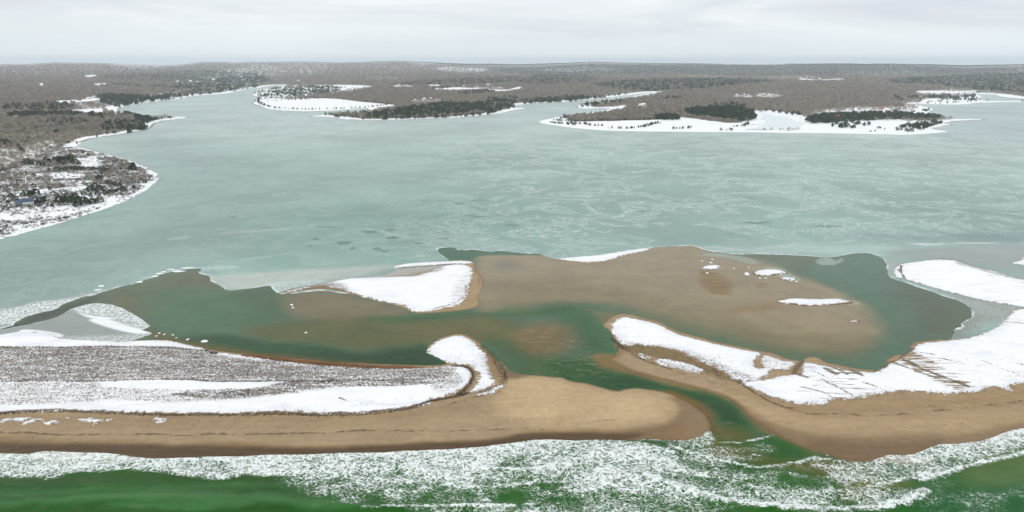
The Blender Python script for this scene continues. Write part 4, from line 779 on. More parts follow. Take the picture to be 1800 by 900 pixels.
stand('knoll', 'dark pine in the thick green wood beside the frozen pond', 'pines beside the frozen pond')
stand('grove', 'evergreen in the small rounded grove left of the pond wood', 'evergreens of the small grove')
stand('bushes', 'low dark shrub on the open snow of the pointed peninsula', 'shrubs on the snowy peninsula')
stand('cape', 'black evergreen in the dense wood on the right hand cape', 'evergreens of the right cape')
stand('islet', 'evergreen on the low snowy point beyond the right cape', 'evergreens beyond the right cape')
stand('far', 'evergreen of the far forest', 'far forest')
spots('house', [(28, 353, 4), (20, 350, 5), (55, 344, 5), (63, 343, 6), (66, 358, 4), (72, 356, 4.5), (46, 345, 6), (14, 358, 3), (8, 352, 4), (84, 361, 2.4), (78, 352, 4)])
spots('point', [(105, 357, 7), (112, 354, 5), (122, 356, 5), (128, 358, 6), (146, 360, 7), (152, 358, 5), (163, 358, 5), (170, 357, 4.5), (176, 355, 5), (132, 352, 6), (160, 348, 5), (172, 345, 5), (184, 342, 5), (195, 340, 4), (205, 338, 3.5), (215, 335, 4.5), (222, 332, 3), (188, 324, 4), (194, 325, 4.5), (200, 326, 4), (118, 349, 5), (100, 346, 4), (210, 327, 3), (235, 330, 2.5), (255, 321, 3), (160, 338, 6), (168, 334, 7), (176, 336, 6), (148, 344, 4)])
spots('clump', [(82, 288, 8), (88, 289, 7), (97, 284, 6), (103, 285, 8), (109, 287, 8), (114, 285, 7), (121, 287, 6), (127, 286, 6.5), (133, 288, 6), (139, 291, 5), (104, 290, 6), (112, 291, 5), (75, 292, 5), (68, 291, 5), (118, 280, 5), (124, 279, 5)], (1, 2, 5))
for key, lab, sp in (('tallest', 'tallest black evergreen on the snow between the blue roofed house and the beach', (138, 364, 9.5)), ('round', 'round evergreen alone in the brown scrub left of the dark clump', (47, 289, 7)),
    ('shrub', 'small dark evergreen on clean snow just right of the blue roofed house', (92, 364, 3.2)), ('above', 'single evergreen in the snow below the headland hedge, apart from the others', (175, 318, 6.5))):
    stand(key, lab, None); spots(key, [sp], (1,) if key != 'round' else (5,), 6)
row('hedge', [(84, 301), (120, 300), (150, 299.5), (170, 300), (192, 301)], 3.0, (3.4, 5.0), jit=1.0)
row('hedge', [(210, 299), (222, 297.5), (230, 298)], 3.5, (2.6, 3.6), jit=.8)
spots('lone', [(235, 300, 9.5)], (3,), 5)
spots('scrubland', [(54, 290, 5), (12, 254, 8), (4, 252, 7), (20, 256, 6), (47, 252, 5), (55, 254, 4), (40, 268, 6), (36, 264, 5), (32, 215, 6), (14, 230, 7), (16, 224, 6), (52, 236, 5), (99, 234, 6), (103, 233, 5), (50, 246, 5), (160, 244, 5), (6, 300, 4), (30, 330, 4), (60, 312, 4), (20, 318, 3), (155, 274, 4), (146, 270, 4), (135, 252, 4), (120, 252, 4), (200, 286, 3), (215, 290, 3), (75, 268, 4), (90, 262, 4), (33, 322, 4), (60, 330, 4), (88, 335, 4), (110, 330, 3.5)])
row('scrubland', [(0, 260), (20, 259), (44, 259)], 7, (3, 5)); row('scrubland', [(40, 232), (60, 229), (85, 226), (110, 222)], 7, (5, 7)); fill('scrubland', [(84, 214), (110, 211), (150, 213), (150, 222), (110, 223), (84, 220)], 13, (5, 8), thin=.5)
row('cove', [(170, 241), (200, 238), (225, 235), (250, 230)], 8, (4, 6)); fill('cove', [(180, 220), (215, 214), (250, 212), (262, 220), (252, 229), (220, 234), (186, 236)], 10, (5, 8), thin=.6)
spots('spit', [(278, 210, 5), (284, 210, 4), (290, 209, 4), (296, 208, 5), (300, 208, 5), (306, 207, 4), (274, 211, 6), (270, 212, 6)]); fill('spit', [(235, 206), (256, 206), (268, 213), (262, 216), (240, 212)], 10, (6, 9), thin=.8)
fill('band', [(15, 203), (60, 199), (75, 200), (70, 207), (20, 210)], 13, (7, 10), thin=.9); fill('band', [(76, 202), (120, 200), (158, 201), (158, 204), (76, 207)], 14, (7, 10), thin=.8)
fill('band', [(8, 188), (60, 184), (120, 182), (126, 192), (80, 198), (10, 197)], 17, (7, 10), (1, 2, 4, 5), thin=.55); fill('band', [(172, 170), (250, 170), (300, 172), (290, 177), (250, 182), (212, 190), (188, 186)], 16, (8, 11), thin=.8)
fill('band', [(155, 206), (215, 198), (238, 204), (190, 212)], 14, (6, 9), thin=.5); fill('band', [(190, 150), (240, 150), (330, 148), (400, 148), (395, 154), (320, 158), (220, 153)], 26, (8, 12), thin=.6)
fill('band', [(300, 162), (380, 158), (420, 157), (380, 164), (310, 172), (290, 170)], 20, (7, 10), thin=.4); fill('band', [(380, 152), (440, 150), (450, 154), (400, 160)], 24, (8, 11), thin=.6)
MR = [[(470, 178), (500, 177), (530, 175.5), (560, 174), (590, 172)], [(455, 172), (453, 178), (460, 183), (470, 187), (480, 189)], [(482, 190), (500, 191), (530, 193), (545, 193), (566, 192)], [(578, 192), (610, 191), (640, 189), (670, 186.5), (684, 184)], [(600, 176), (640, 179), (670, 181.5), (690, 183.5)], [(455, 175), (480, 173), (520, 171.5), (560, 170.5)]]
for q in MR: row('marsh', q, 11, (3.2, 5.5), jit=3)
fill('village', [(442, 167), (470, 158), (500, 153), (560, 152), (600, 154), (580, 166), (520, 171), (460, 171)], 22, (6, 9), thin=.55)
fill('pines', [(688, 195), (760, 186), (830, 184), (850, 192), (800, 203), (700, 208), (640, 208), (660, 202)], 12, (5, 12), thin=.7); fill('pines', [(570, 203), (600, 200), (660, 199), (660, 209), (605, 208)], 13, (5, 8), thin=.4); fill('pines', [(830, 186), (880, 178), (905, 186), (885, 195), (850, 200)], 13, (7, 11), thin=.65); fill('pines', [(855, 176), (905, 171), (912, 180), (890, 186)], 16, (7, 10), thin=.5)
row('pines', [(620, 211), (680, 210), (760, 207.5), (820, 204.5), (870, 199)], 12, (5, 8), jit=6)
fill('pines', [(915, 178), (960, 174), (1020, 170), (1028, 176), (960, 181), (920, 183)], 15, (7, 10), thin=.75)
fill('river', [(1020, 184), (1050, 180), (1090, 178), (1096, 182), (1050, 188), (1020, 189)], 16, (6, 9), thin=.6); row('river', [(960, 192), (1000, 190), (1040, 187)], 20, (4, 6)); fill('river', [(1030, 172), (1080, 168), (1100, 166), (1070, 171), (1040, 175)], 18, (6, 9), thin=.7); fill('river', [(1160, 172), (1190, 171), (1200, 174), (1170, 176)], 16, (6, 8), thin=.5); fill('river', [(800, 166), (850, 160), (870, 163), (820, 169)], 20, (6, 9), thin=.7)
row('river', [(1010, 203), (1050, 199), (1090, 195), (1130, 190)], 16, (4, 6), jit=4)
fill('knoll', [(1206, 198), (1235, 194), (1280, 192), (1320, 198), (1326, 205), (1318, 213), (1290, 215), (1250, 210), (1210, 205)], 9, (5.5, 13), (0, 1, 3, 5), thin=1.0); fill('knoll', [(1235, 192), (1260, 184), (1300, 184), (1310, 192), (1270, 196)], 16, (7, 10), thin=.5); fill('knoll', [(1285, 208), (1322, 206), (1322, 214), (1290, 215)], 12, (4, 6), thin=.4)
fill('grove', [(1150, 206), (1166, 203), (1186, 204), (1194, 209), (1186, 212), (1156, 211)], 9, (6, 9), thin=.9); spots('grove', [(1162, 194, 8), (1168, 191, 7), (1174, 196, 8), (1166, 198, 8), (1194, 195, 7), (1158, 192, 6), (1182, 190, 6), (1196, 200, 7)])
for q in ([(968, 216), (990, 218), (1010, 220)], [(1000, 217), (1030, 219), (1040, 221), (1060, 222)], [(1075, 226), (1100, 226), (1120, 224.5), (1140, 222)], [(1135, 221), (1160, 217)], [(975, 212), (1010, 213.5), (1060, 212.5), (1100, 211.5), (1150, 210.5)], [(985, 209), (1000, 206), (1020, 203)], [(1270, 229), (1290, 229.5)], [(1292, 223), (1305, 222), (1315, 218)], [(1180, 227), (1200, 226), (1215, 225)]): row('bushes', q, 3.6, (2.8, 5.2), (1, 2, 5), jit=2.5)
fill('cape', [(1415, 213), (1440, 205), (1500, 201), (1560, 200), (1620, 203), (1656, 208), (1640, 212), (1560, 210), (1500, 215), (1430, 217)], 8.5, (6, 9), (0, 1, 3, 5), thin=.95); fill('cape', [(1440, 225), (1470, 219), (1500, 217), (1530, 220), (1500, 226)], 10, (4, 7), thin=.6); fill('cape', [(1565, 228), (1590, 221), (1640, 214), (1655, 218), (1630, 227), (1600, 233), (1575, 230)], 10, (4, 7), thin=.75)
fill('cape', [(1410, 213), (1428, 212), (1432, 217), (1412, 217)], 9, (5, 7)); fill('cape', [(1340, 196), (1400, 200), (1408, 205), (1380, 203)], 18, (5, 8), thin=.5); spots('cape', [(1545, 226, 4), (1538, 231, 3), (1555, 228, 3), (1530, 232, 3), (1628, 196, 7), (1632, 194, 7), (1638, 195, 7), (1624, 195, 6)])
fill('islet', [(1620, 172), (1680, 166), (1720, 170), (1722, 176), (1690, 177), (1640, 176)], 18, (6, 9), thin=.5); row('islet', [(1625, 182), (1670, 181), (1715, 178)], 18, (4, 6), jit=5); fill('islet', [(1560, 172), (1600, 168), (1620, 176), (1590, 182)], 22, (6, 9), thin=.3); spots('islet', [(1748, 168.5, 6), (1797, 178, 7), (1800, 180, 7), (1722, 166, 6)])
for p in (0, 1, 5): fill('far', FOREST_FAR[p], 26, (6, 12), (1, 2, 4, 5), .3, .75)
fill('far', FOREST_FAR[4], 30, (6, 12), (1, 2, 4), .3, .4)
for p in (2, 7, 8): fill('far', FOREST_FAR[p], 38, (7, 10), (1, 2, 5), .3, .55)
for p in (3, 6): fill('far', FOREST_FAR[p], 30, (8, 12), (1, 2, 5), .3, .6)
row('far', [(760, 160), (830, 152), (900, 146), (1000, 140)], 30, (9, 13), wgt=.3)
T = np.array([t[:4]+(t[5],) for t in trees]); TS = [t[4] for t in trees]
zt, st_ = ground(T[:, :2])
dp = sdf(POND, T[:, 0], T[:, 1], 50)
ok = (st_ > 2.5) & (dp < -2)
size = T[:, 2]/np.hypot(T[:, 0], T[:, 1])*T[:, 4]*ok
order = np.argsort(-size); single = set(order[:300].tolist())
for i in order[:300]:
    x, y, h, c, _ = T[i]; c = int(c); lab, grp = G_[TS[i]]
    r = bpy.data.objects.new('evergreen_tree', None); r.empty_display_size = 1; COL.objects.link(r)
    r.location = (x, y, zt[i]-.1); r.rotation_euler.z = rng.uniform(0, 6.28); wd = rng.uniform(.85, 1.25); r.scale = (h*wd, h*wd, h)
    tag(r, lab, 'tree', None if TS[i] == 'lone' else grp)
    for nm, me in (('crown', CROWNS[c]), ('trunk', TRUNKS[c % 2])):
        o = bpy.data.objects.new(nm, me); COL.objects.link(o); o.parent = r
rest = np.array([i for i in range(len(T)) if i not in single and ok[i]])
P3 = np.stack([T[rest, 0], T[rest, 1], zt[rest]-.15], 1)
scatter('evergreen_forest', P3, T[rest, 2], T[rest, 3].astype(int), PINES, 'dark green evergreen woods along the far shores', 'forest')

# ------------------------------------------------------------------ houses
M_WALLW = plain('white_clapboard', (.62, .62, .60), .8, .2, .08); M_WALLG = plain('grey_shingle', (.25, .24, .23), .85, .1, .15); M_ROOFB = plain('blue_roof', (.055, .095, .17), .6, .3, .15); M_ROOFD = plain('slate_roof', (.06, .085, .13), .7, .2, .15)
M_ROOFS = plain('snowy_roof', (.82, .83, .85), .9, .1, .04); M_ROOFR = plain('red_roof', (.33, .06, .05), .7, .2, .15); M_GLASS = plain('window_glass', (.02, .025, .03), .15, .5, .1); M_BRICK = plain('chimney_brick', (.24, .11, .08), .9, .1, .2); M_DOOR = plain('door_paint', (.10, .07, .05), .7, .2, .1); M_WOOD = plain('weathered_wood', (.12, .095, .075), .95, .05, .3, 4)
def bx(bm, x0, x1, y0, y1, z0, z1):
    v = [bm.verts.new((x, y, z)) for z in (z0, z1) for x, y in ((x0, y0), (x1, y0), (x1, y1), (x0, y1))]
    for f in ((3, 2, 1, 0), (4, 5, 6, 7), (0, 1, 5, 4), (1, 2, 6, 5), (2, 3, 7, 6), (3, 0, 4, 7)): bm.faces.new([v[i] for i in f])
def bmo(name, bm, mat, parent):
    me = bpy.data.meshes.new(name); bm.to_mesh(me); bm.free(); me.materials.append(mat); return link(name, me, None, parent)
def make_house(name, L_, W_, hw, hr_, wall, roof, wing=False):
    r = bpy.data.objects.new(name, None); COL.objects.link(r)
    def body(bm, x0, x1, y0, y1, hw, hr_):
        a_ = [bm.verts.new((x, y, z)) for z in (-.6, hw) for x, y in ((x0, y0), (x1, y0), (x1, y1), (x0, y1))]
        ym = (y0+y1)/2; p, q = bm.verts.new((x0, ym, hw+hr_)), bm.verts.new((x1, ym, hw+hr_))
        for f in ((a_[0], a_[1], a_[5], a_[4]), (a_[2], a_[3], a_[7], a_[6]), (a_[1], a_[2], a_[6], q, a_[5]), (a_[3], a_[0], a_[4], p, a_[7])): bm.faces.new(f)
    def lid(bm, x0, x1, y0, y1, hw, hr_):
        ym = (y0+y1)/2; o_ = .35; k = hr_/(ym-y0)
        for s_ in (-1, 1):
            ye = ym+s_*(ym-y0+o_); ze = hw-k*o_
            v = [bm.verts.new(c_) for c_ in ((x0-o_, ym, hw+hr_+.04), (x1+o_, ym, hw+hr_+.04), (x1+o_, ye, ze+.04), (x0-o_, ye, ze+.04), (x0-o_, ym, hw+hr_+.26), (x1+o_, ym, hw+hr_+.26), (x1+o_, ye, ze+.26), (x0-o_, ye, ze+.26))]
            for f in ((0, 1, 2, 3), (7, 6, 5, 4), (0, 4, 5, 1), (1, 5, 6, 2), (2, 6, 7, 3), (3, 7, 4, 0)): bm.faces.new([v[i] for i in f])
    bm = bmesh.new(); body(bm, -L_/2, L_/2, -W_/2, W_/2, hw, hr_)
    bmo('wall', bm, wall, r)
    bm = bmesh.new(); lid(bm, -L_/2, L_/2, -W_/2, W_/2, hw, hr_); ro = bmo('roof', bm, roof, r)
    bm = bmesh.new(); bx(bm, L_*.2, L_*.2+.9, -.4, .5, hw+hr_*.5, hw+hr_+1.1); bmo('chimney', bm, M_BRICK, ro)
    for k in range(4):
        if k == 1:
            bm = bmesh.new(); bx(bm, -L_*.14-.5, -L_*.14+.5, -W_/2-.06, -W_/2+.02, 0, 2.1); bmo('door', bm, M_DOOR, r); continue
        x = -L_*.38+k*L_*.25; bm = bmesh.new(); bx(bm, x-.5, x+.5, -W_/2-.06, -W_/2+.02, 1.0, 2.3); bmo('window', bm, M_GLASS, r)
    return r
def copy_tree(o, parent=None):
    c = o.copy(); COL.objects.link(c)
    if parent: c.parent = parent
    for ch in o.children: copy_tree(ch, c)
    return c
HOMES = []
def put(o, px, py, rz, s=1.0):
    x, y, z = at(px, py); HOMES.append((x, y)); o.location = (x, y, z); o.rotation_euler.z = rz; o.scale = (s, s, s)
h0 = make_house('house', 9, 7, 4.4, 2.8, M_WALLW, M_ROOFD); put(h0, 50.5, 361, .5, .85)
tag(h0, 'white gabled house with dark blue roof among trees on the left headland', 'house')
h1 = make_house('house', 7, 5.5, 3.4, 2.2, M_WALLG, M_ROOFB); put(h1, 36.5, 361.5, .15, .85)
tag(h1, 'low wing house with bright blue roof beside the white gabled house', 'house')
hw_ = make_house('house', 12, 9, 5, 3, M_WALLW, M_ROOFS); hg_ = make_house('house', 12, 9, 5, 3, M_WALLG, M_ROOFS); hd_ = make_house('house', 12, 9, 5, 3, M_WALLW, M_ROOFD); hr2 = make_house('house', 12, 8, 5, 3, M_WALLW, M_ROOFR)
def settle(lst, label, group, kinds=(0, 1, 2), s=(.65, .95)):
    for i, (px, py) in enumerate(lst):
        k = kinds[i % len(kinds)]; src = (hw_, hg_, hd_)[k]; nm = ('snowy roofed white', 'snowy roofed grey', 'dark roofed white')[k]
        o = copy_tree(src); put(o, px, py, random.uniform(-.5, .5)+random.choice((0, 1.57)), random.uniform(*s)); tag(o, nm+' '+label, 'house', nm+' '+group)
settle([(118, 183), (128, 180), (140, 178), (158, 174), (166, 172), (146, 184), (172, 178)], 'house in the clearing above the left shore', 'houses in the left clearing')
settle([(262, 180), (270, 178), (280, 177), (296, 175), (304, 174), (318, 173)], 'house above the thin beach of the left creek', 'houses along the left creek')
settle([(455, 167), (466, 165), (478, 162), (490, 160), (500, 164), (512, 160), (524, 163), (536, 158), (548, 161), (560, 158), (480, 157), (520, 156), (575, 156), (590, 157), (606, 155), (620, 154)], 'house in the village beyond the oval snow field', 'houses in the village')
settle([(388, 155), (400, 158), (412, 161), (428, 157), (395, 161), (420, 154)], 'house by the mouth of the left creek', 'houses at the creek mouth')
settle([(335, 144), (348, 145), (352, 140), (312, 145), (376, 142), (416, 135), (424, 137), (432, 134), (440, 136), (446, 139), (455, 133), (395, 136), (498, 131), (530, 131), (545, 131), (524, 143)], 'house on the distant wooded slope', 'houses on the far slope', (0, 0, 1), (1.0, 1.5))
settle([(1295, 168), (1308, 168), (1316, 168.5), (1336, 167), (1342, 168), (1348, 168.5), (1352, 167), (1360, 169), (1364, 168)], 'house in the brown woods behind the frozen pond', 'houses behind the pond')
settle([(1126, 187), (1131, 186)], 'house alone in the brown field of the pointed peninsula', 'houses on the peninsula', (0,))
settle([(1488, 197), (1500, 198), (1512, 195), (1524, 197), (1560, 196), (1574, 198), (1590, 196), (1606, 197)], 'house in the woods of the right cape', 'houses on the right cape')
settle([(1636, 179), (1652, 178), (1668, 177), (1684, 179), (1706, 176), (1694, 166)], 'house on the low point beyond the cape', 'houses beyond the cape')
settle([(800, 152), (815, 152.5), (838, 152), (858, 150), (864, 151), (880, 154), (700, 151), (715, 151)], 'house beside the thin snow strips behind the pine wood', 'houses behind the pine wood')
settle([(745, 176), (757, 175.5), (768, 175), (730, 177)], 'house at the back edge of the pine wood', 'houses at the pine wood edge')
put(hr2, 1470, 209, .1, 1.0); tag(hr2, 'red roofed house left in the black woods of the right cape', 'house')
o = copy_tree(hr2); put(o, 1546, 195, .2, 1.0); tag(o, 'red roofed house upper right by the curved white lane on the cape', 'house')
put(hw_, 1408, 141, .2, 1.5); tag(hw_, 'snowy roofed white house at the left end of the far right snow strip', 'house')
put(hg_, 1440, 141, .2, 1.5); tag(hg_, 'snowy roofed grey house in the middle of the far right snow strip', 'house')
put(hd_, 1476, 140, .2, 1.5); tag(hd_, 'dark roofed white house at the right end of the far right snow strip', 'house')

# bare brown woods ------------------------------------------------------------
n = 230000
a = rng.uniform(-.78, .78, n); d = np.exp(rng.uniform(math.log(820), math.log(9000), n))
P = np.stack([d*np.sin(a), d*np.cos(a)], 1)
zb, sb_ = ground(P)
okb = (sb_ > np.clip(d*.016, 10, 42)) & (sdf(POND, P[:, 0], P[:, 1], 50) < -15)
for p in FIELDS:
    q = wpoly(p, ZH)
    for f_ in (1., 1.025, 1.05): okb &= ~inside(q, P[:, 0]*f_, P[:, 1]*f_)
for q, th_ in SPOLY: okb &= ~(inside(q, P[:, 0], P[:, 1]) & (rng.uniform(size=n) < min(1, th_+.1)))
for hx, hy in HOMES:                                                 # a clearing round and in front of each house
    dh = math.hypot(hx, hy); ux, uy = hx/dh, hy/dh; al = P[:, 0]*ux+P[:, 1]*uy; ac = P[:, 0]*uy-P[:, 1]*ux
    okb &= ~((np.abs(ac) < 13) & (al > dh*.93-15) & (al < dh+14))
sp_ = np.zeros(n)
for p, a_, s_ in SPECKS: sp_ = np.maximum(sp_, a_*sstep(-s_, s_, sdf(wpoly(p, ZH), P[:, 0], P[:, 1], s_+5)))
okb &= rng.uniform(size=n) > sp_*.93
okb &= rng.uniform(size=n) < np.clip(.35+d/3000, 0, 1)
kb = np.nonzero(okb)[0]
hb = np.where(d < 1500, rng.uniform(3.0, 5.5, n), rng.uniform(5, 8.5, n)*np.clip(d/2600, 1, 1.6))
print('bare', len(kb), 'trees', len(T))
scatter('bare_woodland', np.stack([P[kb, 0], P[kb, 1], zb[kb]-.4], 1), hb[kb], rng.integers(0, 4, len(kb)), BARE, 'grey brown leafless woods covering the mainland', 'woodland')
# scrub on the snowy headland -------------------------------------------------
hp = wpoly(SPECKS[0][0], ZH); lo = np.maximum(hp.min(0), (-900, 0)); hi = hp.max(0)
P = rng.uniform(lo, hi, (80000, 2)); zb, sb_ = ground(P)
clus = fbm(P[:, 0], P[:, 1], 28, 4, 90)+.35*fbm(P[:, 0], P[:, 1], 9, 2, 93)
okb = inside(hp, P[:, 0], P[:, 1]) & (sb_ > 8+5*clus) & (clus > rng.uniform(-.35, .15, len(P)))
for p in FIELDS: okb &= (~inside(wpoly(p, ZH), P[:, 0], P[:, 1])) | (rng.uniform(size=len(P)) < .22)
kb = np.nonzero(okb)[0]; print('scrub', len(kb))
scatter('headland_scrub', np.stack([P[kb, 0], P[kb, 1], zb[kb]-.05], 1), rng.uniform(.45, 1.35, len(kb)), rng.choice([0, 0, 1, 1, 2], len(kb)), BUSH, 'brown leafless scrub poking through snow on the left headland', 'scrub')
# dune grass ------------------------------------------------------------------
deps = bpy.context.evaluated_depsgraph_get()
gpts = []; gs = []; gi_ = []
def grass(pts, n, s, pick, closed=True, jit=.7):
    if closed:
        poly = wpoly(pts, zs); lo = np.maximum(poly.min(0), (-400, 0)); hi = np.minimum(poly.max(0), (400, 900)); P = rng.uniform(lo, hi, (n, 2)); P = P[inside(poly, P[:, 0], P[:, 1])]
        P = P[fbm(P[:, 0], P[:, 1], 7, 3, 95)+1.1*fbm(P[:, 0]/9, P[:, 1]+.05*P[:, 0], 2.6, 3, 97) > rng.uniform(-.95, .45, len(P))]
    else:
        poly = wpoly(pts, zs, 4, False); seg = np.diff(poly, axis=0); i = rng.integers(0, len(seg), n); P = poly[i]+seg[i]*rng.uniform(size=(n, 1))+rng.normal(size=(n, 2))*jit
    gpts.append(P); gs.append(rng.uniform(*s, len(P))); gi_.append(rng.choice(pick, len(P)))
grass(DUNE_A, 36000, (.14, .36), [0, 0, 1, 1, 1]); grass(DUNE_B, 5200, (.18, .42), [0, 1]); grass(DUNE_C, 9000, (.18, .45), [0, 1, 2])
grass([(-300, 672), (0, 672), (170, 671), (300, 668), (400, 672), (500, 671), (600, 670)], 1600, (.2, .45), [0, 1], False, .35); grass([(0, 612), (100, 610), (200, 609), (340, 613), (380, 620)], 900, (.2, .45), [0, 1], False, .5); grass(DUNE_D, 300, (.25, .5), [0, 1])
grass([(430, 621), (520, 632), (640, 641), (740, 646), (720, 650), (640, 648), (540, 643), (440, 630)], 1600, (.3, .6), [0, 2])
grass([(0, 727), (110, 723), (200, 727), (300, 730), (400, 730), (500, 728), (560, 730), (640, 728), (720, 718), (760, 705), (800, 698), (822, 691)], 1500, (.2, .45), [0, 1, 2], False, .5)
grass([(796, 642), (818, 644), (831, 655), (829, 669), (817, 686), (806, 693)], 420, (.2, .45), [0, 2, 2], False, .5)
grass([(848, 604), (868, 628), (882, 650), (884, 672), (850, 690)], 500, (.2, .45), [0, 2, 2], False, 1.0)
grass([(1096, 606), (1150, 610), (1200, 622), (1250, 646), (1300, 668), (1335, 668), (1300, 677), (1230, 657), (1150, 632), (1100, 616)], 1500, (.2, .5), [0, 2, 2])
grass([(1120, 598), (1220, 612), (1300, 640), (1330, 662), (1280, 655), (1200, 622)], 500, (.2, .42), [0, 1, 2]); grass([(1340, 624), (1385, 636), (1380, 650), (1345, 648)], 120, (.2, .4), [0, 2])
grass([(1075, 592), (1090, 604), (1120, 622), (1180, 642)], 260, (.2, .42), [0, 2], False, .6)
grass([(1340, 692), (1400, 710), (1470, 704), (1530, 698), (1600, 690), (1700, 691), (1790, 678)], 260, (.15, .35), [0, 2], False, .8)
grass([(0, 716), (300, 716), (620, 700), (760, 690), (700, 716), (500, 724), (0, 724)], 260, (.12, .3), [0, 1, 2]); grass([(1420, 640), (1560, 650), (1650, 600), (1790, 560), (1790, 668), (1650, 688), (1500, 700), (1350, 700)], 700, (.1, .3), [0, 1, 2]); grass([(1090, 566), (1200, 590), (1320, 622), (1320, 650), (1240, 636), (1100, 600)], 260, (.12, .3), [0, 1, 2])
grass([(770, 622), (850, 610), (860, 660), (840, 680)], 90, (.2, .4), [0, 1]); grass([(460, 700), (740, 690), (740, 712), (460, 720)], 40, (.15, .3), [0, 1])
WRK = [[(0, 761), (100, 763), (300, 764), (450, 763), (640, 758), (880, 754), (960, 752)], [(0, 748), (220, 752), (420, 751), (620, 746)], [(1300, 672), (1330, 692), (1370, 712), (1420, 728), (1480, 728), (1560, 731), (1660, 722), (1800, 706)], [(1116, 626), (1160, 642), (1210, 658), (1260, 672)],
    [(1360, 738), (1460, 752), (1580, 750), (1700, 742), (1800, 728)], [(1390, 716), (1500, 722), (1620, 716), (1760, 700)], [(820, 702), (790, 712), (700, 728), (500, 738), (300, 740), (0, 738)], [(880, 742), (950, 735), (1010, 741), (1090, 736)], [(1066, 576), (1078, 592), (1090, 604), (1110, 622), (1180, 648)]]
for q in WRK: grass(q, 260, (.07, .22), [0, 0, 2], False, .8)
P = np.concatenate(gpts); zz = np.full(len(P), .95)
for o in COL.objects:
    if o.name.startswith('sand_spit'):
        V = np.empty(len(o.data.vertices)*3, np.float32); o.data.vertices.foreach_get('co', V); V = V.reshape(-1, 3)
        key = {(int(round(a_/.85)), int(round(b_/.85))): c_ for a_, b_, c_ in V.tolist()}
        x0, y0 = V[:, 0].min(), V[:, 1].min()
        tab = np.full((int((V[:, 0].max()-x0)/.85)+3, int((V[:, 1].max()-y0)/.85)+3), np.nan)
        tab[np.round((V[:, 0]-x0)/.85).astype(int), np.round((V[:, 1]-y0)/.85).astype(int)] = V[:, 2]
        ix = np.round((P[:, 0]-x0)/.85).astype(int); iy = np.round((P[:, 1]-y0)/.85).astype(int)
        good = (ix >= 0) & (iy >= 0) & (ix < tab.shape[0]) & (iy < tab.shape[1]); v = tab[np.clip(ix, 0, tab.shape[0]-1), np.clip(iy, 0, tab.shape[1]-1)]
        good &= ~np.isnan(v); zz = np.where(good, v, zz)
print('grass', len(P))
scatter('dune_grass', np.stack([P[:, 0], P[:, 1], zz], 1), np.concatenate(gs), np.concatenate(gi_), TUFTS, 'dry brown dune grass and low scrub on the snowy spits', 'grass')

# ------------------------------------------------------------------ driftwood and floes
def log_mesh(name, pts, rad, mat):
    bm = bmesh.new(); n = 7; prev = None
    for i, p in enumerate(pts):
        p = np.array(p, float); r_ = rad*(1-.6*i/(len(pts)-1))*random.uniform(.85, 1.15); d_ = np.array(pts[min(i+1, len(pts)-1)], float)-np.array(pts[max(i-1, 0)], float); d_ /= np.linalg.norm(d_); u = np.cross(d_, (0, 0, 1)); u /= np.linalg.norm(u); v = np.cross(u, d_)
        ring = [bm.verts.new(p+(u*math.cos(k*6.283/n)+v*math.sin(k*6.283/n))*r_) for k in range(n)]
        if prev:
            for k in range(n): bm.faces.new((prev[k], prev[(k+1) % n], ring[(k+1) % n], ring[k]))
        else: bm.faces.new(ring[::-1])
        prev = ring
    bm.faces.new(prev); me = bpy.data.meshes.new(name); bm.to_mesh(me); bm.free(); me.materials.append(mat); return me
def drift(a_, b_, rad, label, branch=True):
    p = gp(*a_, 1.2); q = gp(*b_, 1.2); c = (p+q)/2; r = bpy.data.objects.new('driftwood_log', None); COL.objects.link(r); r.location = (c[0], c[1], 1.25); v = q-p
    t_ = [(v[0]*(k/6-.5), v[1]*(k/6-.5), .12*math.sin(k*1.3)) for k in range(7)]
    link('trunk', log_mesh('trunk', t_, rad, M_WOOD), None, r); m_ = t_[3]
    link('branch', log_mesh('branch', [m_, (m_[0]+v[0]*.12-.2, m_[1]+v[1]*.12+.3, .35), (m_[0]+v[0]*.2-.3, m_[1]+v[1]*.2+.6, .6)], rad*.5, M_WOOD), None, r)
    tag(r, label, 'log')
drift((596, 699), (609, 704), .22, 'dark driftwood log lying on the clean snow of the left spit')
drift((1583, 466), (1586, 482), .35, 'dark driftwood log standing out on the tip of the right snowy bar')
drift((1500, 728), (1512, 731), .15, 'weathered driftwood log on the sand of the right beach')
M_FLOE = plain('floe_ice', (.80, .83, .83), .6, .3, .08, .8); M_FLOES = plain('floe_side', (.42, .52, .50), .5, .3, .1)
def floe(px, py, rx, ry, label, group):
    p = gp(px, py); wx_ = np.linalg.norm(gp(px+rx, py)-p); wy_ = np.linalg.norm(gp(px, py-ry)-p); n = 11; bm = bmesh.new(); R = [random.uniform(.7, 1.15) for _ in range(n)]
    rings_ = [[bm.verts.new((wx_*k_*R[i]*math.cos(i*6.283/n), wy_*k_*R[i]*math.sin(i*6.283/n), z_+random.uniform(-.02, .02))) for i in range(n)] for k_, z_ in ((1.0, -.12), (1.0, .08), (.8, .2))]
    for a_, b_ in zip(rings_, rings_[1:]):
        for i in range(n): bm.faces.new((a_[i], a_[(i+1) % n], b_[(i+1) % n], b_[i]))
    bm.faces.new(rings_[-1]); me = bpy.data.meshes.new('ice_floe'); bm.to_mesh(me); bm.free(); me.materials.append(M_FLOE)
    o = link('ice_floe', me); o.location = (p[0], p[1], .05); tag(o, label, 'ice floe', group)
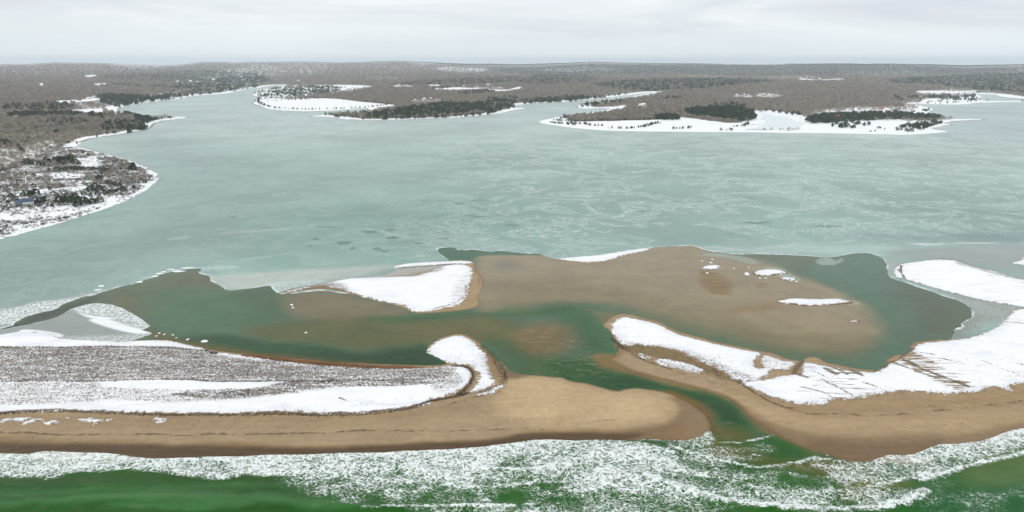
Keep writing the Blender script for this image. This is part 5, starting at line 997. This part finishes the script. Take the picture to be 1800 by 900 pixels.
floe(360, 600, 6.5, 1.8, 'largest white ice floe drifting just off the left spit', None)
floe(330, 597, 3, 1.4, 'small ice floe left of the largest floe off the left spit', None)
for q in ((304, 589, 2, .8), (289, 588, 2, .8), (280, 586, 2.4, .9), (275, 591, 1.8, .7), (310, 594, 1.5, .7)): floe(*q, 'small ice floe off the right end of the grey ice shelf', 'floes beside the ice shelf')
for q in ((313, 477, 14, 1.4), (300, 474, 9, 1), (280, 481, 7, 1.4), (272, 486, 6, 1), (330, 471, 14, .9), (288, 478, 5, 1), (245, 496, 6, 1.2), (178, 503, 7, 1.3), (172, 510, 8, 1.3)): floe(*q, 'white ice slab along the edge of the bay ice at left', 'slabs along the left ice edge')
for q in ((1243, 480, 2.5, 1), (1290, 472, 1.5, .7), (1234, 459, 1.6, .7), (1316, 470, 1.5, .7), (1400, 495, 2.5, .9), (1391, 493, 2.5, .9), (1250, 462, 3, .9), (1336, 489, 2, .8), (1346, 489, 2, .8), (1252, 456, 2, .7)): floe(*q, 'small ice lump stranded on the brown shoal among the snow patches', 'ice lumps on the shoal')
floe(513, 536, 3, 1.5, 'upper ice lump on the shoal left below the middle sandbar', None); floe(515, 541, 2.2, 1, 'lower ice lump on the shoal left below the middle sandbar', None); floe(538, 585, 2.4, 1.1, 'lone ice floe in the green lagoon below the middle sandbar', None)

# ------------------------------------------------------------------ haze
hz = bpy.data.meshes.new('haze'); bm = bmesh.new(); bx(bm, -16000, 16000, -600, 19500, -3, 175); bm.to_mesh(hz); bm.free()
ho = link('haze', hz); ho['kind'] = 'stuff'; ho['label'] = 'pale winter haze over the bay and the hills'
hm = bpy.data.materials.new('haze'); hm.use_nodes = True; t = hm.node_tree; t.nodes.clear(); om = t.nodes.new('ShaderNodeOutputMaterial'); pv = t.nodes.new('ShaderNodeVolumePrincipled')
pv.inputs['Color'].default_value = (.84, .92, 1, 1); pv.inputs['Density'].default_value = 6e-5; pv.inputs['Anisotropy'].default_value = .2
t.links.new(pv.outputs[0], om.inputs['Volume']); hz.materials.append(hm)
